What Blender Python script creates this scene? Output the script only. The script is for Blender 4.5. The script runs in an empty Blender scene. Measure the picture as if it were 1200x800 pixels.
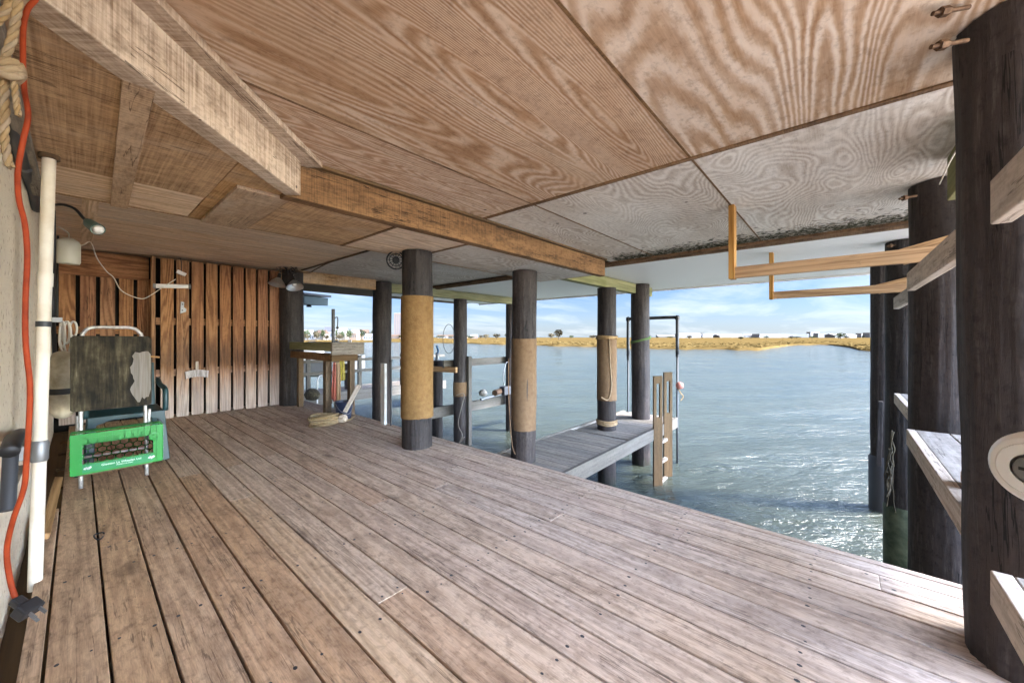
import bpy, bmesh, math, random
from mathutils import Vector, Matrix, noise as mnoise
R = math.radians
rng = random.Random(7)
SC = bpy.context.scene
COL = SC.collection

# ------------------------------------------------------------------ camera, sky, sun, exposure
CAM_H = 1.07
LOOK = R(48.9)                       # clockwise from +Y (boards run along +Y, water lies towards +X)
FX, FY = math.sin(LOOK), math.cos(LOOK)
RX, RY = math.cos(LOOK), -math.sin(LOOK)
cam_d = bpy.data.cameras.new('camera'); cam = bpy.data.objects.new('camera', cam_d); COL.objects.link(cam)
cam.location = (0, 0, CAM_H); cam.rotation_euler = (R(90), 0, -LOOK)
cam_d.sensor_width = 36; cam_d.lens = 36 * 444 / 1200; cam_d.shift_y = -6 / 1200
cam_d.clip_start = .02; cam_d.clip_end = 6000
SC.camera = cam

SUN_EL, SUN_AZ = R(42), R(151)       # azimuth clockwise from +Y: the sun stands over the water, right of the frame
SC.view_settings.view_transform = 'Standard'; SC.view_settings.look = 'None'
SC.view_settings.gamma = 1; SC.view_settings.use_curve_mapping = False
SC.view_settings.exposure = 3.18
SKY_FRONT = .51
wd = bpy.data.worlds.new('World'); SC.world = wd; wd.use_nodes = True
def nd(nt, typ, ins=None, **attrs):
    n = nt.nodes.new(typ)
    for k, v in attrs.items(): setattr(n, k, v)
    for k, v in (ins or {}).items():
        s = n.inputs[k]
        if isinstance(v, bpy.types.NodeSocket): nt.links.new(v, s)
        else: s.default_value = v
    return n
def mth(nt, op, a, b=0.0, c=None, clamp=False):
    n = nd(nt, 'ShaderNodeMath', {0: a, 1: b}, operation=op, use_clamp=clamp)
    if c is not None:
        if isinstance(c, bpy.types.NodeSocket): nt.links.new(c, n.inputs[2])
        else: n.inputs[2].default_value = c
    return n.outputs[0]
def mixc(nt, f, a, b, blend='MIX'):
    n = nd(nt, 'ShaderNodeMix', data_type='RGBA', blend_type=blend)
    for i, v in ((0, f), (6, a), (7, b)):
        if isinstance(v, bpy.types.NodeSocket): nt.links.new(v, n.inputs[i])
        else: n.inputs[i].default_value = v if i == 0 else (*v[:3], 1)
    return n.outputs[2]
def ramp(nt, f, stops, interp='LINEAR'):
    n = nt.nodes.new('ShaderNodeValToRGB'); nt.links.new(f, n.inputs[0]); cr = n.color_ramp; cr.interpolation = interp
    while len(cr.elements) < len(stops): cr.elements.new(.5)
    for e, (p, c) in zip(cr.elements, stops):
        e.position = p; e.color = (*c[:3], 1) if not isinstance(c, (int, float)) else (c, c, c, 1)
    return n.outputs[0]
nt = wd.node_tree; bg = nt.nodes['Background']; bg.inputs['Strength'].default_value = .05
sky = nd(nt, 'ShaderNodeTexSky', sky_type='NISHITA', sun_disc=False, sun_elevation=SUN_EL, sun_rotation=SUN_AZ,
         air_density=1.0, dust_density=.6, ozone_density=1.6, altitude=0)
tc = nd(nt, 'ShaderNodeTexCoord')
sx = nd(nt, 'ShaderNodeSeparateXYZ', {0: tc.outputs['Generated']})
zz = mth(nt, 'ADD', mth(nt, 'MAXIMUM', sx.outputs[2], 0.0), .10)
cv = nd(nt, 'ShaderNodeCombineXYZ', {0: mth(nt, 'DIVIDE', sx.outputs[0], zz), 1: mth(nt, 'DIVIDE', sx.outputs[1], zz), 2: 0.0})
cn = nd(nt, 'ShaderNodeTexNoise', {'Vector': nd(nt, 'ShaderNodeMapping', {'Vector': cv.outputs[0], 'Scale': (.55, .9, 1), 'Rotation': (0, 0, .7)}).outputs[0], 'Scale': 1.0, 'Detail': 7, 'Roughness': .6, 'Distortion': .4})
cf = ramp(nt, cn.outputs['Fac'], [(.46, 0.0), (.80, .7)])
skyc = mixc(nt, 1.0, sky.outputs[0], (.41, .53, .82), 'MULTIPLY')
hz = mth(nt, 'POWER', mth(nt, 'SUBTRACT', 1.0, mth(nt, 'ABSOLUTE', sx.outputs[2]), clamp=True), 14.0)
skyc = mixc(nt, cf, skyc, (6.0, 6.25, 6.5))
skyc = mixc(nt, mth(nt, 'MULTIPLY', hz, .34), skyc, (4.9, 5.4, 5.8))
# added warm glow in the unseen sky behind the camera, to light the interior
gl = nd(nt, 'ShaderNodeVectorMath', {0: tc.outputs['Generated'], 1: (math.sin(R(178)) * .92, math.cos(R(178)) * .92, .39)}, operation='DOT_PRODUCT').outputs['Value']
gl = mth(nt, 'POWER', mth(nt, 'MAXIMUM', gl, 0.0), 4.0)
skyc = mixc(nt, 1.0, skyc, nd(nt, 'ShaderNodeCombineColor', {i: mth(nt, 'MULTIPLY_ADD', gl, k, SKY_FRONT) for i, k in ((0, 28.5), (1, 24.0), (2, 17.8))}).outputs[0], 'MULTIPLY')
nt.links.new(skyc, bg.inputs['Color'])
sl = bpy.data.lights.new('sun', 'SUN'); so = bpy.data.objects.new('sun', sl); COL.objects.link(so)
sl.energy = 1.4; sl.angle = R(10); sl.color = (1, .93, .82)
sd = Vector((math.sin(SUN_AZ) * math.cos(SUN_EL), math.cos(SUN_AZ) * math.cos(SUN_EL), math.sin(SUN_EL)))
so.rotation_euler = sd.to_track_quat('Z', 'Y').to_euler(); so.location = sd * 50
SC.cycles.max_bounces = 10; SC.cycles.diffuse_bounces = 6; SC.cycles.glossy_bounces = 4
SC.cycles.use_denoising = True

# ------------------------------------------------------------------ mesh helpers
class MB:
    def __init__(s): s.v, s.f, s.g, s.r, s.m = [], [], [], [], []
    def add(s, vs, fs, gs, rnd=None, mat=0):
        o = len(s.v); rnd = rng.random() if rnd is None else rnd
        s.v += [tuple(v) for v in vs]; s.g += [tuple(g) for g in gs]; s.r += [rnd] * len(vs)
        for f in fs: s.f.append([i + o for i in f]); s.m.append(mat)
    def box(s, lo, hi, axis=0, rnd=None, mat=0, M=None, seg=1):
        """axis-aligned box; axis = grain direction; M = optional matrix applied afterwards"""
        lo, hi = Vector(lo), Vector(hi); off = Vector((rng.uniform(0, 40), rng.uniform(0, 40), rng.uniform(0, 40)))
        order = {0: (0, 1, 2), 1: (1, 0, 2), 2: (2, 0, 1)}[axis]
        vs, gs = [], []
        for x in (0, 1):
            for y in (0, 1):
                for z in (0, 1):
                    p = Vector((hi.x if x else lo.x, hi.y if y else lo.y, hi.z if z else lo.z))
                    q = p - lo; gs.append((q[order[0]] + off.x, q[order[1]] + off.y, q[order[2]] + off.z))
                    vs.append(M @ p if M is not None else p)
        s.add(vs, [(0, 1, 3, 2), (4, 6, 7, 5), (0, 4, 5, 1), (2, 3, 7, 6), (0, 2, 6, 4), (1, 5, 7, 3)], gs, rnd, mat)
        return s
    def bar(s, p0, p1, w, h, up=(0, 0, 1), rnd=None, mat=0):
        """rectangular bar from p0 to p1 (centre line); w across, h along up; grain along"""
        p0, p1, up = Vector(p0), Vector(p1), Vector(up); t = p1 - p0; L = t.length; t.normalize()
        b = t.cross(up)
        if b.length < 1e-4: b = t.cross(Vector((1, 0, 0)))
        b.normalize(); u = b.cross(t)
        M = Matrix.Translation(p0) @ Matrix(((t.x, b.x, u.x, 0), (t.y, b.y, u.y, 0), (t.z, b.z, u.z, 0), (0, 0, 0, 1)))
        return s.box((0, -w / 2, -h / 2), (L, w / 2, h / 2), 0, rnd, mat, M)
    def tube(s, pts, r, seg=8, rnd=None, mat=0, cap=True):
        pts = [Vector(p) for p in pts]; n = len(pts); vs, gs, fs = [], [], []; L = 0; prev = None
        for i, p in enumerate(pts):
            t = (pts[min(i + 1, n - 1)] - pts[max(i - 1, 0)]).normalized()
            if prev is None:
                a = t.cross(Vector((0, 0, 1)));
                if a.length < .05: a = t.cross(Vector((1, 0, 0)))
                a.normalize()
            else: a = (prev - t * prev.dot(t)).normalized()
            prev = a; b = t.cross(a); rr = r[i] if isinstance(r, (list, tuple)) else r
            if i: L += (p - pts[i - 1]).length
            for k in range(seg):
                an = 2 * math.pi * k / seg
                vs.append(p + a * math.cos(an) * rr + b * math.sin(an) * rr); gs.append((L, k / seg * 6.283 * rr, 0))
        for i in range(n - 1):
            for k in range(seg):
                k2 = (k + 1) % seg; fs.append((i * seg + k, i * seg + k2, (i + 1) * seg + k2, (i + 1) * seg + k))
        if cap: fs.append(tuple(range(seg - 1, -1, -1))); fs.append(tuple(range((n - 1) * seg, n * seg)))
        s.add(vs, fs, gs, rnd, mat); return s
    def lathe(s, prof, M=None, seg=24, rnd=None, mat=0, cap0=True, cap1=True, wob=0, seed=0, crk=0):
        """profile [(r, z)] turned round local z"""
        vs, gs, fs = [], [], []; off = rng.uniform(0, 50); L = 0
        for i, (r, z) in enumerate(prof):
            if i: L += math.hypot(r - prof[i - 1][0], z - prof[i - 1][1])
            for k in range(seg):
                an = 2 * math.pi * k / seg; rr = r
                if crk: rr += crk * (abs(mnoise.noise(Vector((math.cos(an) * 7, math.sin(an) * 7, z * .55 + seed)))) - .25)
                if wob: rr += wob * mnoise.noise(Vector((math.cos(an) * 1.6 + seed * 9.1, math.sin(an) * 1.6, z * 2.2 + seed)))
                p = Vector((rr * math.cos(an), rr * math.sin(an), z)); vs.append(M @ p if M is not None else p)
                gs.append((L + off, r * math.cos(an) + off, r * math.sin(an)))
        n = len(prof)
        for i in range(n - 1):
            for k in range(seg):
                k2 = (k + 1) % seg; fs.append((i * seg + k, i * seg + k2, (i + 1) * seg + k2, (i + 1) * seg + k))
        if cap0: fs.append(tuple(range(seg - 1, -1, -1)))
        if cap1: fs.append(tuple(range((n - 1) * seg, n * seg)))
        s.add(vs, fs, gs, rnd, mat); return s
    def prism(s, poly, z0, z1, M=None, rnd=None, mat=0, ang=0):
        n = len(poly); ca, sa = math.cos(ang), math.sin(ang); off = rng.uniform(0, 50)
        vs = [Vector((x, y, z0)) for x, y in poly] + [Vector((x, y, z1)) for x, y in poly]
        gs = [(p.x * ca + p.y * sa + off, -p.x * sa + p.y * ca + off, p.z) for p in vs]
        if M is not None: vs = [M @ p for p in vs]
        fs = [tuple(range(n - 1, -1, -1)), tuple(range(n, 2 * n))] + [(i, (i + 1) % n, n + (i + 1) % n, n + i) for i in range(n)]
        s.add(vs, fs, gs, rnd, mat); return s
    def build(s, name, mats, parent=None, smooth=False, bevel=0, seg=2):
        me = bpy.data.meshes.new(name); me.from_pydata(s.v, [], s.f); me.update()
        mats = mats if isinstance(mats, (list, tuple)) else [mats]
        for m in mats: me.materials.append(m)
        me.polygons.foreach_set('material_index', s.m)
        a = me.attributes.new('g', 'FLOAT_VECTOR', 'POINT'); a.data.foreach_set('vector', [c for g in s.g for c in g])
        a = me.attributes.new('rnd', 'FLOAT', 'POINT'); a.data.foreach_set('value', s.r)
        if smooth is True: me.polygons.foreach_set('use_smooth', [True] * len(me.polygons))
        elif smooth: me.set_sharp_from_angle(angle=R(smooth)); 
        bm = bmesh.new(); bm.from_mesh(me); bmesh.ops.recalc_face_normals(bm, faces=bm.faces); bm.to_mesh(me); bm.free()
        if smooth and smooth is not True:
            me.polygons.foreach_set('use_smooth', [True] * len(me.polygons)); me.set_sharp_from_angle(angle=R(smooth))
        o = bpy.data.objects.new(name, me); COL.objects.link(o)
        if parent is not None: o.parent = parent; o.matrix_parent_inverse = Matrix.Translation(-parent.location) if parent.type == 'EMPTY' else Matrix()
        if bevel:
            b = o.modifiers.new('bevel', 'BEVEL'); b.width = bevel; b.segments = seg; b.limit_method = 'ANGLE'; b.angle_limit = R(40); b.harden_normals = False
        return o
def tag(o, label=None, cat=None, group=None, kind=None):
    for k, v in (('label', label), ('category', cat), ('group', group), ('kind', kind)):
        if v: o[k] = v
    return o
def thing(name, loc, label, cat, group=None, kind=None):
    o = bpy.data.objects.new(name, None); COL.objects.link(o); o.location = loc; o.empty_display_size = .1
    return tag(o, label, cat, group, kind)
def at(px, py, d):
    """point seen at photo pixel (px, py), d metres in front of the camera plane"""
    x = (px - 600) / 444 * d; z = (394 - py) / 444 * d
    return Vector((x * RX + d * FX, x * RY + d * FY, CAM_H + z))
def at_x(px, py, X):
    return at(px, py, X / ((px - 600) / 444 * RX + FX))
def at_y(px, py, Y):
    return at(px, py, Y / ((px - 600) / 444 * RY + FY))
def smoothpts(pts, n=6):
    pts = [Vector(p) for p in pts]; out = []
    for i in range(len(pts) - 1):
        p0, p1, p2, p3 = pts[max(i - 1, 0)], pts[i], pts[i + 1], pts[min(i + 2, len(pts) - 1)]
        for k in range(n):
            t = k / n; out.append(.5 * ((2 * p1) + (p2 - p0) * t + (2 * p0 - 5 * p1 + 4 * p2 - p3) * t * t + (3 * p1 - p0 - 3 * p2 + p3) * t ** 3))
    out.append(pts[-1]); return out

# ------------------------------------------------------------------ materials
def mat(name, col=(.5, .5, .5), rough=.6, metal=0, spec=.5):
    m = bpy.data.materials.new(name); m.use_nodes = True; b = m.node_tree.nodes['Principled BSDF']
    b.inputs['Base Color'].default_value = (*col, 1); b.inputs['Roughness'].default_value = rough; b.inputs['Metallic'].default_value = metal
    b.inputs['Specular IOR Level'].default_value = spec
    return m, m.node_tree, b
def gvec(nt, scale):
    a = nd(nt, 'ShaderNodeAttribute', attribute_name='g')
    return nd(nt, 'ShaderNodeMapping', {'Vector': a.outputs['Vector'], 'Scale': scale}).outputs[0]
def noise(nt, vec, scale=1, detail=4, rough=.55, dist=0):
    return nd(nt, 'ShaderNodeTexNoise', {'Vector': vec, 'Scale': scale, 'Detail': detail, 'Roughness': rough, 'Distortion': dist}).outputs['Fac']
def wood(name, dark, light, ring=(.3, 5, 5), rings=7, ringamp=.35, fine=(3, 90, 90), tone=.22, rough=.8, bump=.25,
         stain=None, stainamt=.5, stainscale=(.8, 3, 3), saw=0, knots=0, sharp=1.0, hue=.0, stainlo=.48, spec=.3, moss=None, dots=0, bleach=False, crack=0, sat=(.85, .3), grit=0, wash=None, tide=False, serr=0.0, sheltered_warm_light=None):
    m, nt, b = mat(name, light, rough, 0, spec)
    rn = nd(nt, 'ShaderNodeAttribute', attribute_name='rnd').outputs['Fac']
    f1 = noise(nt, gvec(nt, ring), 1, 2.5, .5, .35)
    f1 = mth(nt, 'MULTIPLY_ADD', noise(nt, gvec(nt, (14, 38, 38)), 1, 3, .6), serr, f1)
    s = mth(nt, 'MULTIPLY_ADD', mth(nt, 'SINE', mth(nt, 'MULTIPLY', f1, rings * 6.283)), .5, .5)
    s = mth(nt, 'POWER', s, sharp)
    ff = noise(nt, gvec(nt, fine), 1, 4, .6)
    mm = noise(nt, gvec(nt, (fine[0] * .3, fine[1] * .16, fine[2] * .16)), 1, 3)
    t = mth(nt, 'MULTIPLY_ADD', s, ringamp, mth(nt, 'MULTIPLY', ff, .62 * (1.25 - ringamp)))
    t = mth(nt, 'MULTIPLY_ADD', mm, .42 * (1.25 - ringamp), t)
    if saw:
        sw = noise(nt, gvec(nt, (130, 2.5, 2.5)), 1, 3)
        t = mth(nt, 'MULTIPLY_ADD', mth(nt, 'SUBTRACT', sw, .5), saw, t)
    c = ramp(nt, t, [(.22, dark), (.55, tuple((a * .45 + e * .55) for a, e in zip(dark, light))), (.82, light)])
    h = t
    if knots:
        vo = nd(nt, 'ShaderNodeTexVoronoi', {'Vector': gvec(nt, (1.3, 3.4, 3.4)), 'Scale': knots, 'Randomness': 1.0})
        k = mth(nt, 'SUBTRACT', 1.0, mth(nt, 'MULTIPLY', vo.outputs['Distance'], 7.0), clamp=True)
        c = mixc(nt, mth(nt, 'MULTIPLY', k, .75), c, tuple(x * .4 for x in dark))
    if stain:
        sn = noise(nt, gvec(nt, stainscale), 1, 5, .65, .3)
        sf = mth(nt, 'MULTIPLY', ramp(nt, sn, [(stainlo, 0.0), (stainlo + .2, 1.0)]), stainamt)
        c = mixc(nt, sf, c, stain)
    if wash:
        wn_ = noise(nt, gvec(nt, (.9, 2.4, 2.4)), 1, 4, .6)
        wf = mth(nt, 'MULTIPLY', mth(nt, 'POWER', s, wash[2]), mth(nt, 'MULTIPLY', ramp(nt, wn_, [(.34, .25), (.6, 1.0)]), wash[1]))
        c = mixc(nt, wf, c, wash[0])
    if grit:
        gn = noise(nt, gvec(nt, (26, 34, 34)), 1, 5, .7)
        c = mixc(nt, mth(nt, 'MULTIPLY', ramp(nt, gn, [(.50, 0.0), (.68, 1.0)]), grit), c, tuple(x * .55 for x in dark)); h = mth(nt, 'MULTIPLY_ADD', gn, -.35, h)
        gn2 = noise(nt, gvec(nt, (3.3, 5, 5)), 1, 6, .7)
        c = mixc(nt, mth(nt, 'MULTIPLY', ramp(nt, gn2, [(.52, 0.0), (.66, 1.0)]), grit * .55), c, tuple(min(1, x * 1.2) for x in light))
    if crack:
        ck = mth(nt, 'ABSOLUTE', mth(nt, 'SUBTRACT', noise(nt, gvec(nt, (1.1, 30, 30)), 1, 3, .6), .5))
        ck = mth(nt, 'LESS_THAN', ck, mth(nt, 'MULTIPLY', mth(nt, 'GREATER_THAN', noise(nt, gvec(nt, (1.7, 6, 6)), 1, 2), .53), .012))
        c = mixc(nt, mth(nt, 'MULTIPLY', ck, crack), c, tuple(x * .35 for x in dark)); h = mth(nt, 'MULTIPLY_ADD', ck, -.6, h)
    if dots:
        vo = nd(nt, 'ShaderNodeTexVoronoi', {'Vector': gvec(nt, (1, 1, 1)), 'Scale': dots, 'Randomness': 1.0})
        k = mth(nt, 'LESS_THAN', vo.outputs['Distance'], .045)
        c = mixc(nt, mth(nt, 'MULTIPLY', k, .8), c, (.02, .015, .012))
    if bleach:      # splash weathering of the lower part of the slats: dark tide band, bleached foot
        z = nd(nt, 'ShaderNodeSeparateXYZ', {0: nd(nt, 'ShaderNodeNewGeometry').outputs['Position']}).outputs[2]
        z = mth(nt, 'ADD', z, mth(nt, 'MULTIPLY_ADD', mm, .5, -.25))
        zf = ramp(nt, mth(nt, 'MULTIPLY', z, .5), [(.12, 1.0), (.34, 0.0)]); zb = ramp(nt, mth(nt, 'MULTIPLY', z, .5), [(.26, 0.0), (.36, 1.0), (.42, 1.0), (.56, 0.0)])
        c = mixc(nt, mth(nt, 'MULTIPLY', zb, .55), c, (.07, .04, .025)); c = mixc(nt, mth(nt, 'MULTIPLY', zf, .6), c, mixc(nt, t, (.26, .21, .18), (.60, .54, .49)))
    if sheltered_warm_light:    # boards near the wall: less weathered, with warm light painted into the colour too
        x_ = nd(nt, 'ShaderNodeSeparateXYZ', {0: nd(nt, 'ShaderNodeNewGeometry').outputs['Position']}).outputs[0]
        sf_ = ramp(nt, mth(nt, 'MULTIPLY_ADD', x_, .4, mth(nt, 'MULTIPLY_ADD', rn, .16, mth(nt, 'MULTIPLY_ADD', mm, .3, -.15))), [(.14, 1.0), (.85, 0.0)])
        c = mixc(nt, sf_, c, mixc(nt, 1.0, c, sheltered_warm_light, 'MULTIPLY'))
    if tide:         # wet, weeded foot of the piles
        z = nd(nt, 'ShaderNodeSeparateXYZ', {0: nd(nt, 'ShaderNodeNewGeometry').outputs['Position']}).outputs[2]
        zt = ramp(nt, mth(nt, 'MULTIPLY_ADD', z, 1.0, mth(nt, 'MULTIPLY_ADD', mm, .4, 1.55)), [(.22, 1.0), (.5, 0.0)])
        c = mixc(nt, mth(nt, 'MULTIPLY', zt, .8), c, (.018, .026, .012))
    v = mth(nt, 'MULTIPLY_ADD', rn, 2 * tone, 1 - tone)
    hs = nd(nt, 'ShaderNodeHueSaturation', {'Color': c, 'Value': v, 'Hue': mth(nt, 'MULTIPLY_ADD', rn, hue, .5 - hue / 2), 'Saturation': mth(nt, 'MULTIPLY_ADD', mth(nt, 'FRACT', mth(nt, 'MULTIPLY', rn, 7.3)), sat[1], sat[0])})
    nt.links.new(hs.outputs[0], b.inputs['Base Color'])
    bp = nd(nt, 'ShaderNodeBump', {'Height': h, 'Strength': bump, 'Distance': .004}); nt.links.new(bp.outputs[0], b.inputs['Normal'])
    nt.links.new(mth(nt, 'MULTIPLY_ADD', ff, .25, rough - .12), b.inputs['Roughness'])
    return m
def speck(name, c1, c2, scale, lo=.4, hi=.65, rough=.7, bump=.3, dist=.01, metal=0, detail=6, spec=.1, obj=True):
    """two-tone noise surface in object space"""
    m, nt, b = mat(name, c1, rough, metal, spec)
    tcn = nd(nt, 'ShaderNodeTexCoord')
    n = noise(nt, tcn.outputs['Object'], scale, detail, .6)
    nt.links.new(ramp(nt, n, [(lo, c1), (hi, c2)]), b.inputs['Base Color'])
    if bump:
        n2 = noise(nt, tcn.outputs['Object'], scale * 2.5, 5, .65)
        nt.links.new(nd(nt, 'ShaderNodeBump', {'Height': n2, 'Strength': bump, 'Distance': dist}).outputs[0], b.inputs['Normal'])
    return m
W = {}
W['deck'] = wood('deck_wood', (.145, .093, .068), (.58, .462, .365), ring=(.35, 7, 7), rings=11, ringamp=.20, fine=(24, 240, 240), tone=.07, stain=(.15, .105, .08), stainamt=.7, stainscale=(2.6, 6, 6), stainlo=.575, knots=1.0, rough=.7, hue=.008, bump=.5, crack=.5, sat=(.9, .2), grit=.45, sheltered_warm_light=(1.08, .90, .66))
W['ply_brown'] = wood('brown_plywood', (.20, .084, .030), (.53, .335, .20), ring=(.15, 1.5, 1.5), rings=95, ringamp=.20, fine=(9, 170, 170), tone=.06, stain=(.56, .42, .29), stainamt=.5, stainscale=(.5, 2.2, 2.2), stainlo=.46, rough=.8, sharp=.8, bump=.3, dots=2.6, grit=.35, serr=.006, wash=((.78, .66, .54), .65, 1.8))
W['ply_mid'] = wood('washed_brown_plywood', (.23, .11, .05), (.52, .35, .215), ring=(.26, 1.2, 1.2), rings=64, ringamp=.2, fine=(9, 170, 170), tone=.04, stain=(.62, .51, .41), stainamt=.55, stainscale=(.6, 1.8, 1.8), stainlo=.46, rough=.8, sharp=.8, bump=.3, dots=2.6, grit=.35, serr=.008, wash=((.84, .76, .67), .65, 1.8))
W['ply_pale'] = wood('bleached_plywood', (.30, .225, .165), (.62, .545, .46), ring=(.5, 1.1, 1.1), rings=72, ringamp=.18, fine=(9, 150, 150), tone=.05, stain=(.74, .70, .63), stainamt=.65, stainscale=(.8, 1.7, 1.7), stainlo=.45, rough=.8, sharp=.8, bump=.3, dots=2.6, grit=.35, serr=.008, wash=((.86, .83, .78), .55, 1.6))
W['rough_sawn'] = wood('rough_sawn_boards', (.155, .07, .025), (.56, .37, .205), ring=(.4, 4, 4), rings=4, ringamp=.12, fine=(14, 110, 110), tone=.1, crack=.6, saw=.9, stain=(.56, .45, .34), stainamt=.5, stainscale=(1.2, 3, 3), rough=.85, bump=.5, grit=.4)
W['far_ceiling'] = wood('far_ceiling_boards', (.34, .20, .105), (.80, .63, .46), ring=(.25, 4, 4), rings=16, ringamp=.3, fine=(8, 150, 150), tone=.08, stain=(.70, .61, .52), stainamt=.5, rough=.85, bump=.25, grit=.3)
W['beam'] = wood('beam_wood', (.05, .024, .01), (.26, .15, .075), ring=(.3, 4, 4), rings=5, ringamp=.2, fine=(14, 110, 110), tone=.08, crack=.8, saw=.7, stain=(.045, .025, .014), stainamt=.85, stainscale=(2.5, 6, 6), stainlo=.52, rough=.85, bump=.5, grit=.5)
W['pale_beam'] = wood('pale_beam_wood', (.21, .125, .07), (.64, .52, .40), ring=(.3, 4, 4), rings=4, ringamp=.15, fine=(14, 110, 110), tone=.08, crack=.7, saw=1.0, stain=(.30, .18, .10), stainamt=.6, stainscale=(1.6, 4, 4), rough=.85, bump=.5, dots=5, grit=.5)
W['slat'] = wood('slat_wood', (.11, .037, .012), (.35, .165, .066), ring=(.3, 5, 5), rings=16, ringamp=.42, fine=(9, 150, 150), tone=.1, crack=.6, sat=(.9, .12), bleach=True, rough=.75, bump=.35, hue=.01, grit=.3)
W['rail'] = wood('grey_rail_wood', (.24, .19, .145), (.56, .49, .41), ring=(.3, 8, 8), rings=8, ringamp=.2, fine=(14, 170, 170), crack=.6, tone=.1, rough=.8, bump=.35, knots=.6, grit=.4)
W['lumber'] = wood('fresh_lumber', (.20, .09, .025), (.47, .27, .11), ring=(.3, 9, 9), rings=8, ringamp=.4, fine=(8, 150, 150), tone=.08, crack=.3, rough=.65, bump=.15, knots=.8)
W['grey'] = wood('weathered_grey_wood', (.09, .074, .058), (.32, .285, .24), ring=(.3, 8, 8), rings=6, ringamp=.2, fine=(14, 170, 170), crack=.6, tone=.14, rough=.85, bump=.4, grit=.4)
W['green'] = wood('algae_wood', (.07, .075, .03), (.30, .29, .15), ring=(.3, 5, 5), rings=4, ringamp=.2, fine=(3, 50, 50), tone=.15, stain=(.14, .15, .05), stainamt=.7, rough=.9, bump=.4)
W['dark'] = wood('dark_wood', (.035, .022, .012), (.15, .095, .05), ring=(.3, 8, 8), rings=4, ringamp=.3, fine=(3, 70, 70), tone=.15, rough=.85, bump=.3)
W['pile'] = wood('creosote_pile', (.005, .0036, .0038), (.045, .035, .032), ring=(.25, 5, 5), rings=3, ringamp=.06, fine=(10, 90, 90), tone=.25, stain=(.13, .113, .106), stainamt=.6, stainscale=(3.2, 30, 30), stainlo=.55, rough=.7, bump=1.0, spec=.35, crack=.9, knots=.7, grit=.6, tide=True)
W['ladder'] = wood('ladder_wood', (.045, .026, .013), (.14, .092, .05), ring=(.3, 6, 6), rings=3, ringamp=.2, fine=(8, 120, 120), tone=.1, rough=.8, bump=.3, grit=.4)
W['wrap'] = speck('tan_wrap', (.16, .09, .033), (.23, .136, .055), 24, .3, .68, .75, .6, .006)
W['wrap_low'] = speck('rust_wrap', (.15, .092, .053), (.205, .132, .075), 22, .3, .65, .75, .5, .006)
W['stucco'] = speck('pale_stucco', (.50, .34, .20), (.92, .80, .62), 34, .32, .42, .9, .9, .02)
W['white'] = mat('white_plastic', (.78, .76, .72), .4)[0]
W['vinyl'] = mat('white_vinyl_soffit', (.86, .86, .84), .5)[0]
W['black'] = mat('black_rubber', (.02, .02, .022), .5)[0]
W['steel'] = mat('galvanised_steel', (.27, .275, .28), .5, .75)[0]
W['chrome'] = mat('brushed_nickel', (.93, .92, .90), .36, .6)[0]
W['mold'] = speck('black_mold', (.03, .032, .018), (.14, .13, .09), 14, .38, .68, .95, .5, .01)

# ------------------------------------------------------------------ large structure
WATER_Z = -1.42
CEIL, SOFF, FARC = 2.10, 1.895, 2.12
EDGE = 2.49
# deck: boards along Y
b = MB(); pitch, bw = .1435, .1345; x = -.068; nails = []
while x < EDGE - .05:
    w = min(bw, EDGE - .028 - x); y = -2.6 + rng.uniform(-2.4, 0)
    while y < 6.95:
        L = rng.choice((2.4, 3.0, 3.6, 4.2)) ; y0, y1 = max(y, -2.6), min(y + L, 6.95)
        if y1 - y0 > .05:
            dz = rng.uniform(-.0015, .0015)
            b.box((x, y0 + .0003, -.036 + dz), (x + w, y1 - .0003, dz), 1)
            for yy in [y0 + .03, y1 - .03] + [k * .61 + .1 for k in range(-4, 12) if y0 + .1 < k * .61 + .1 < y1 - .1]:
                for xx in (.028, w - .03):
                    if rng.random() < .85: nails.append((x + xx + rng.uniform(-.008, .008), yy + rng.uniform(-.012, .012), dz))
        y += L
    x += pitch
b.box((EDGE - .026, -2.6, -.19), (EDGE + .012, 6.95, .003), 1, .35)      # edge board
for nx, ny, nz in nails:
    r = rng.uniform(.0038, .0072); vs = [(nx + r * math.cos(k * 1.047), ny + r * 1.3 * math.sin(k * 1.047), nz + .0006) for k in range(6)]
    b.add(vs, [(0, 1, 2, 3, 4, 5)], vs, .5, 1)
deck = tag(b.build('deck_floor', [W['deck'], W['black']], bevel=.0022, seg=2), kind='structure')
b = MB()
for k in range(-4, 12): b.box((-.12, k * .61 + .08, -.24), (EDGE - .03, k * .61 + .12, -.04), 0)
b.box((-.205, -.2, -.3), (-.07, 7, -.06), 1); b.box((-.215, -.2, -.32), (EDGE - .03, 7, -.28), 1)  # dark strip and sheet added to stop bright water showing through the gap
tag(b.build('deck_framing_gap_block', W['dark']), kind='structure')

b = MB(); b.box((-12, -16, -.3), (14, -2.62, -.06), 0)
tag(b.build('bounce_ground', speck('bounce_pale', (.52, .49, .44), (.66, .63, .58), 3, .35, .7, .9, .3)), kind='structure')  # unseen pale ground, added to bounce sunlight in under the roof
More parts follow.
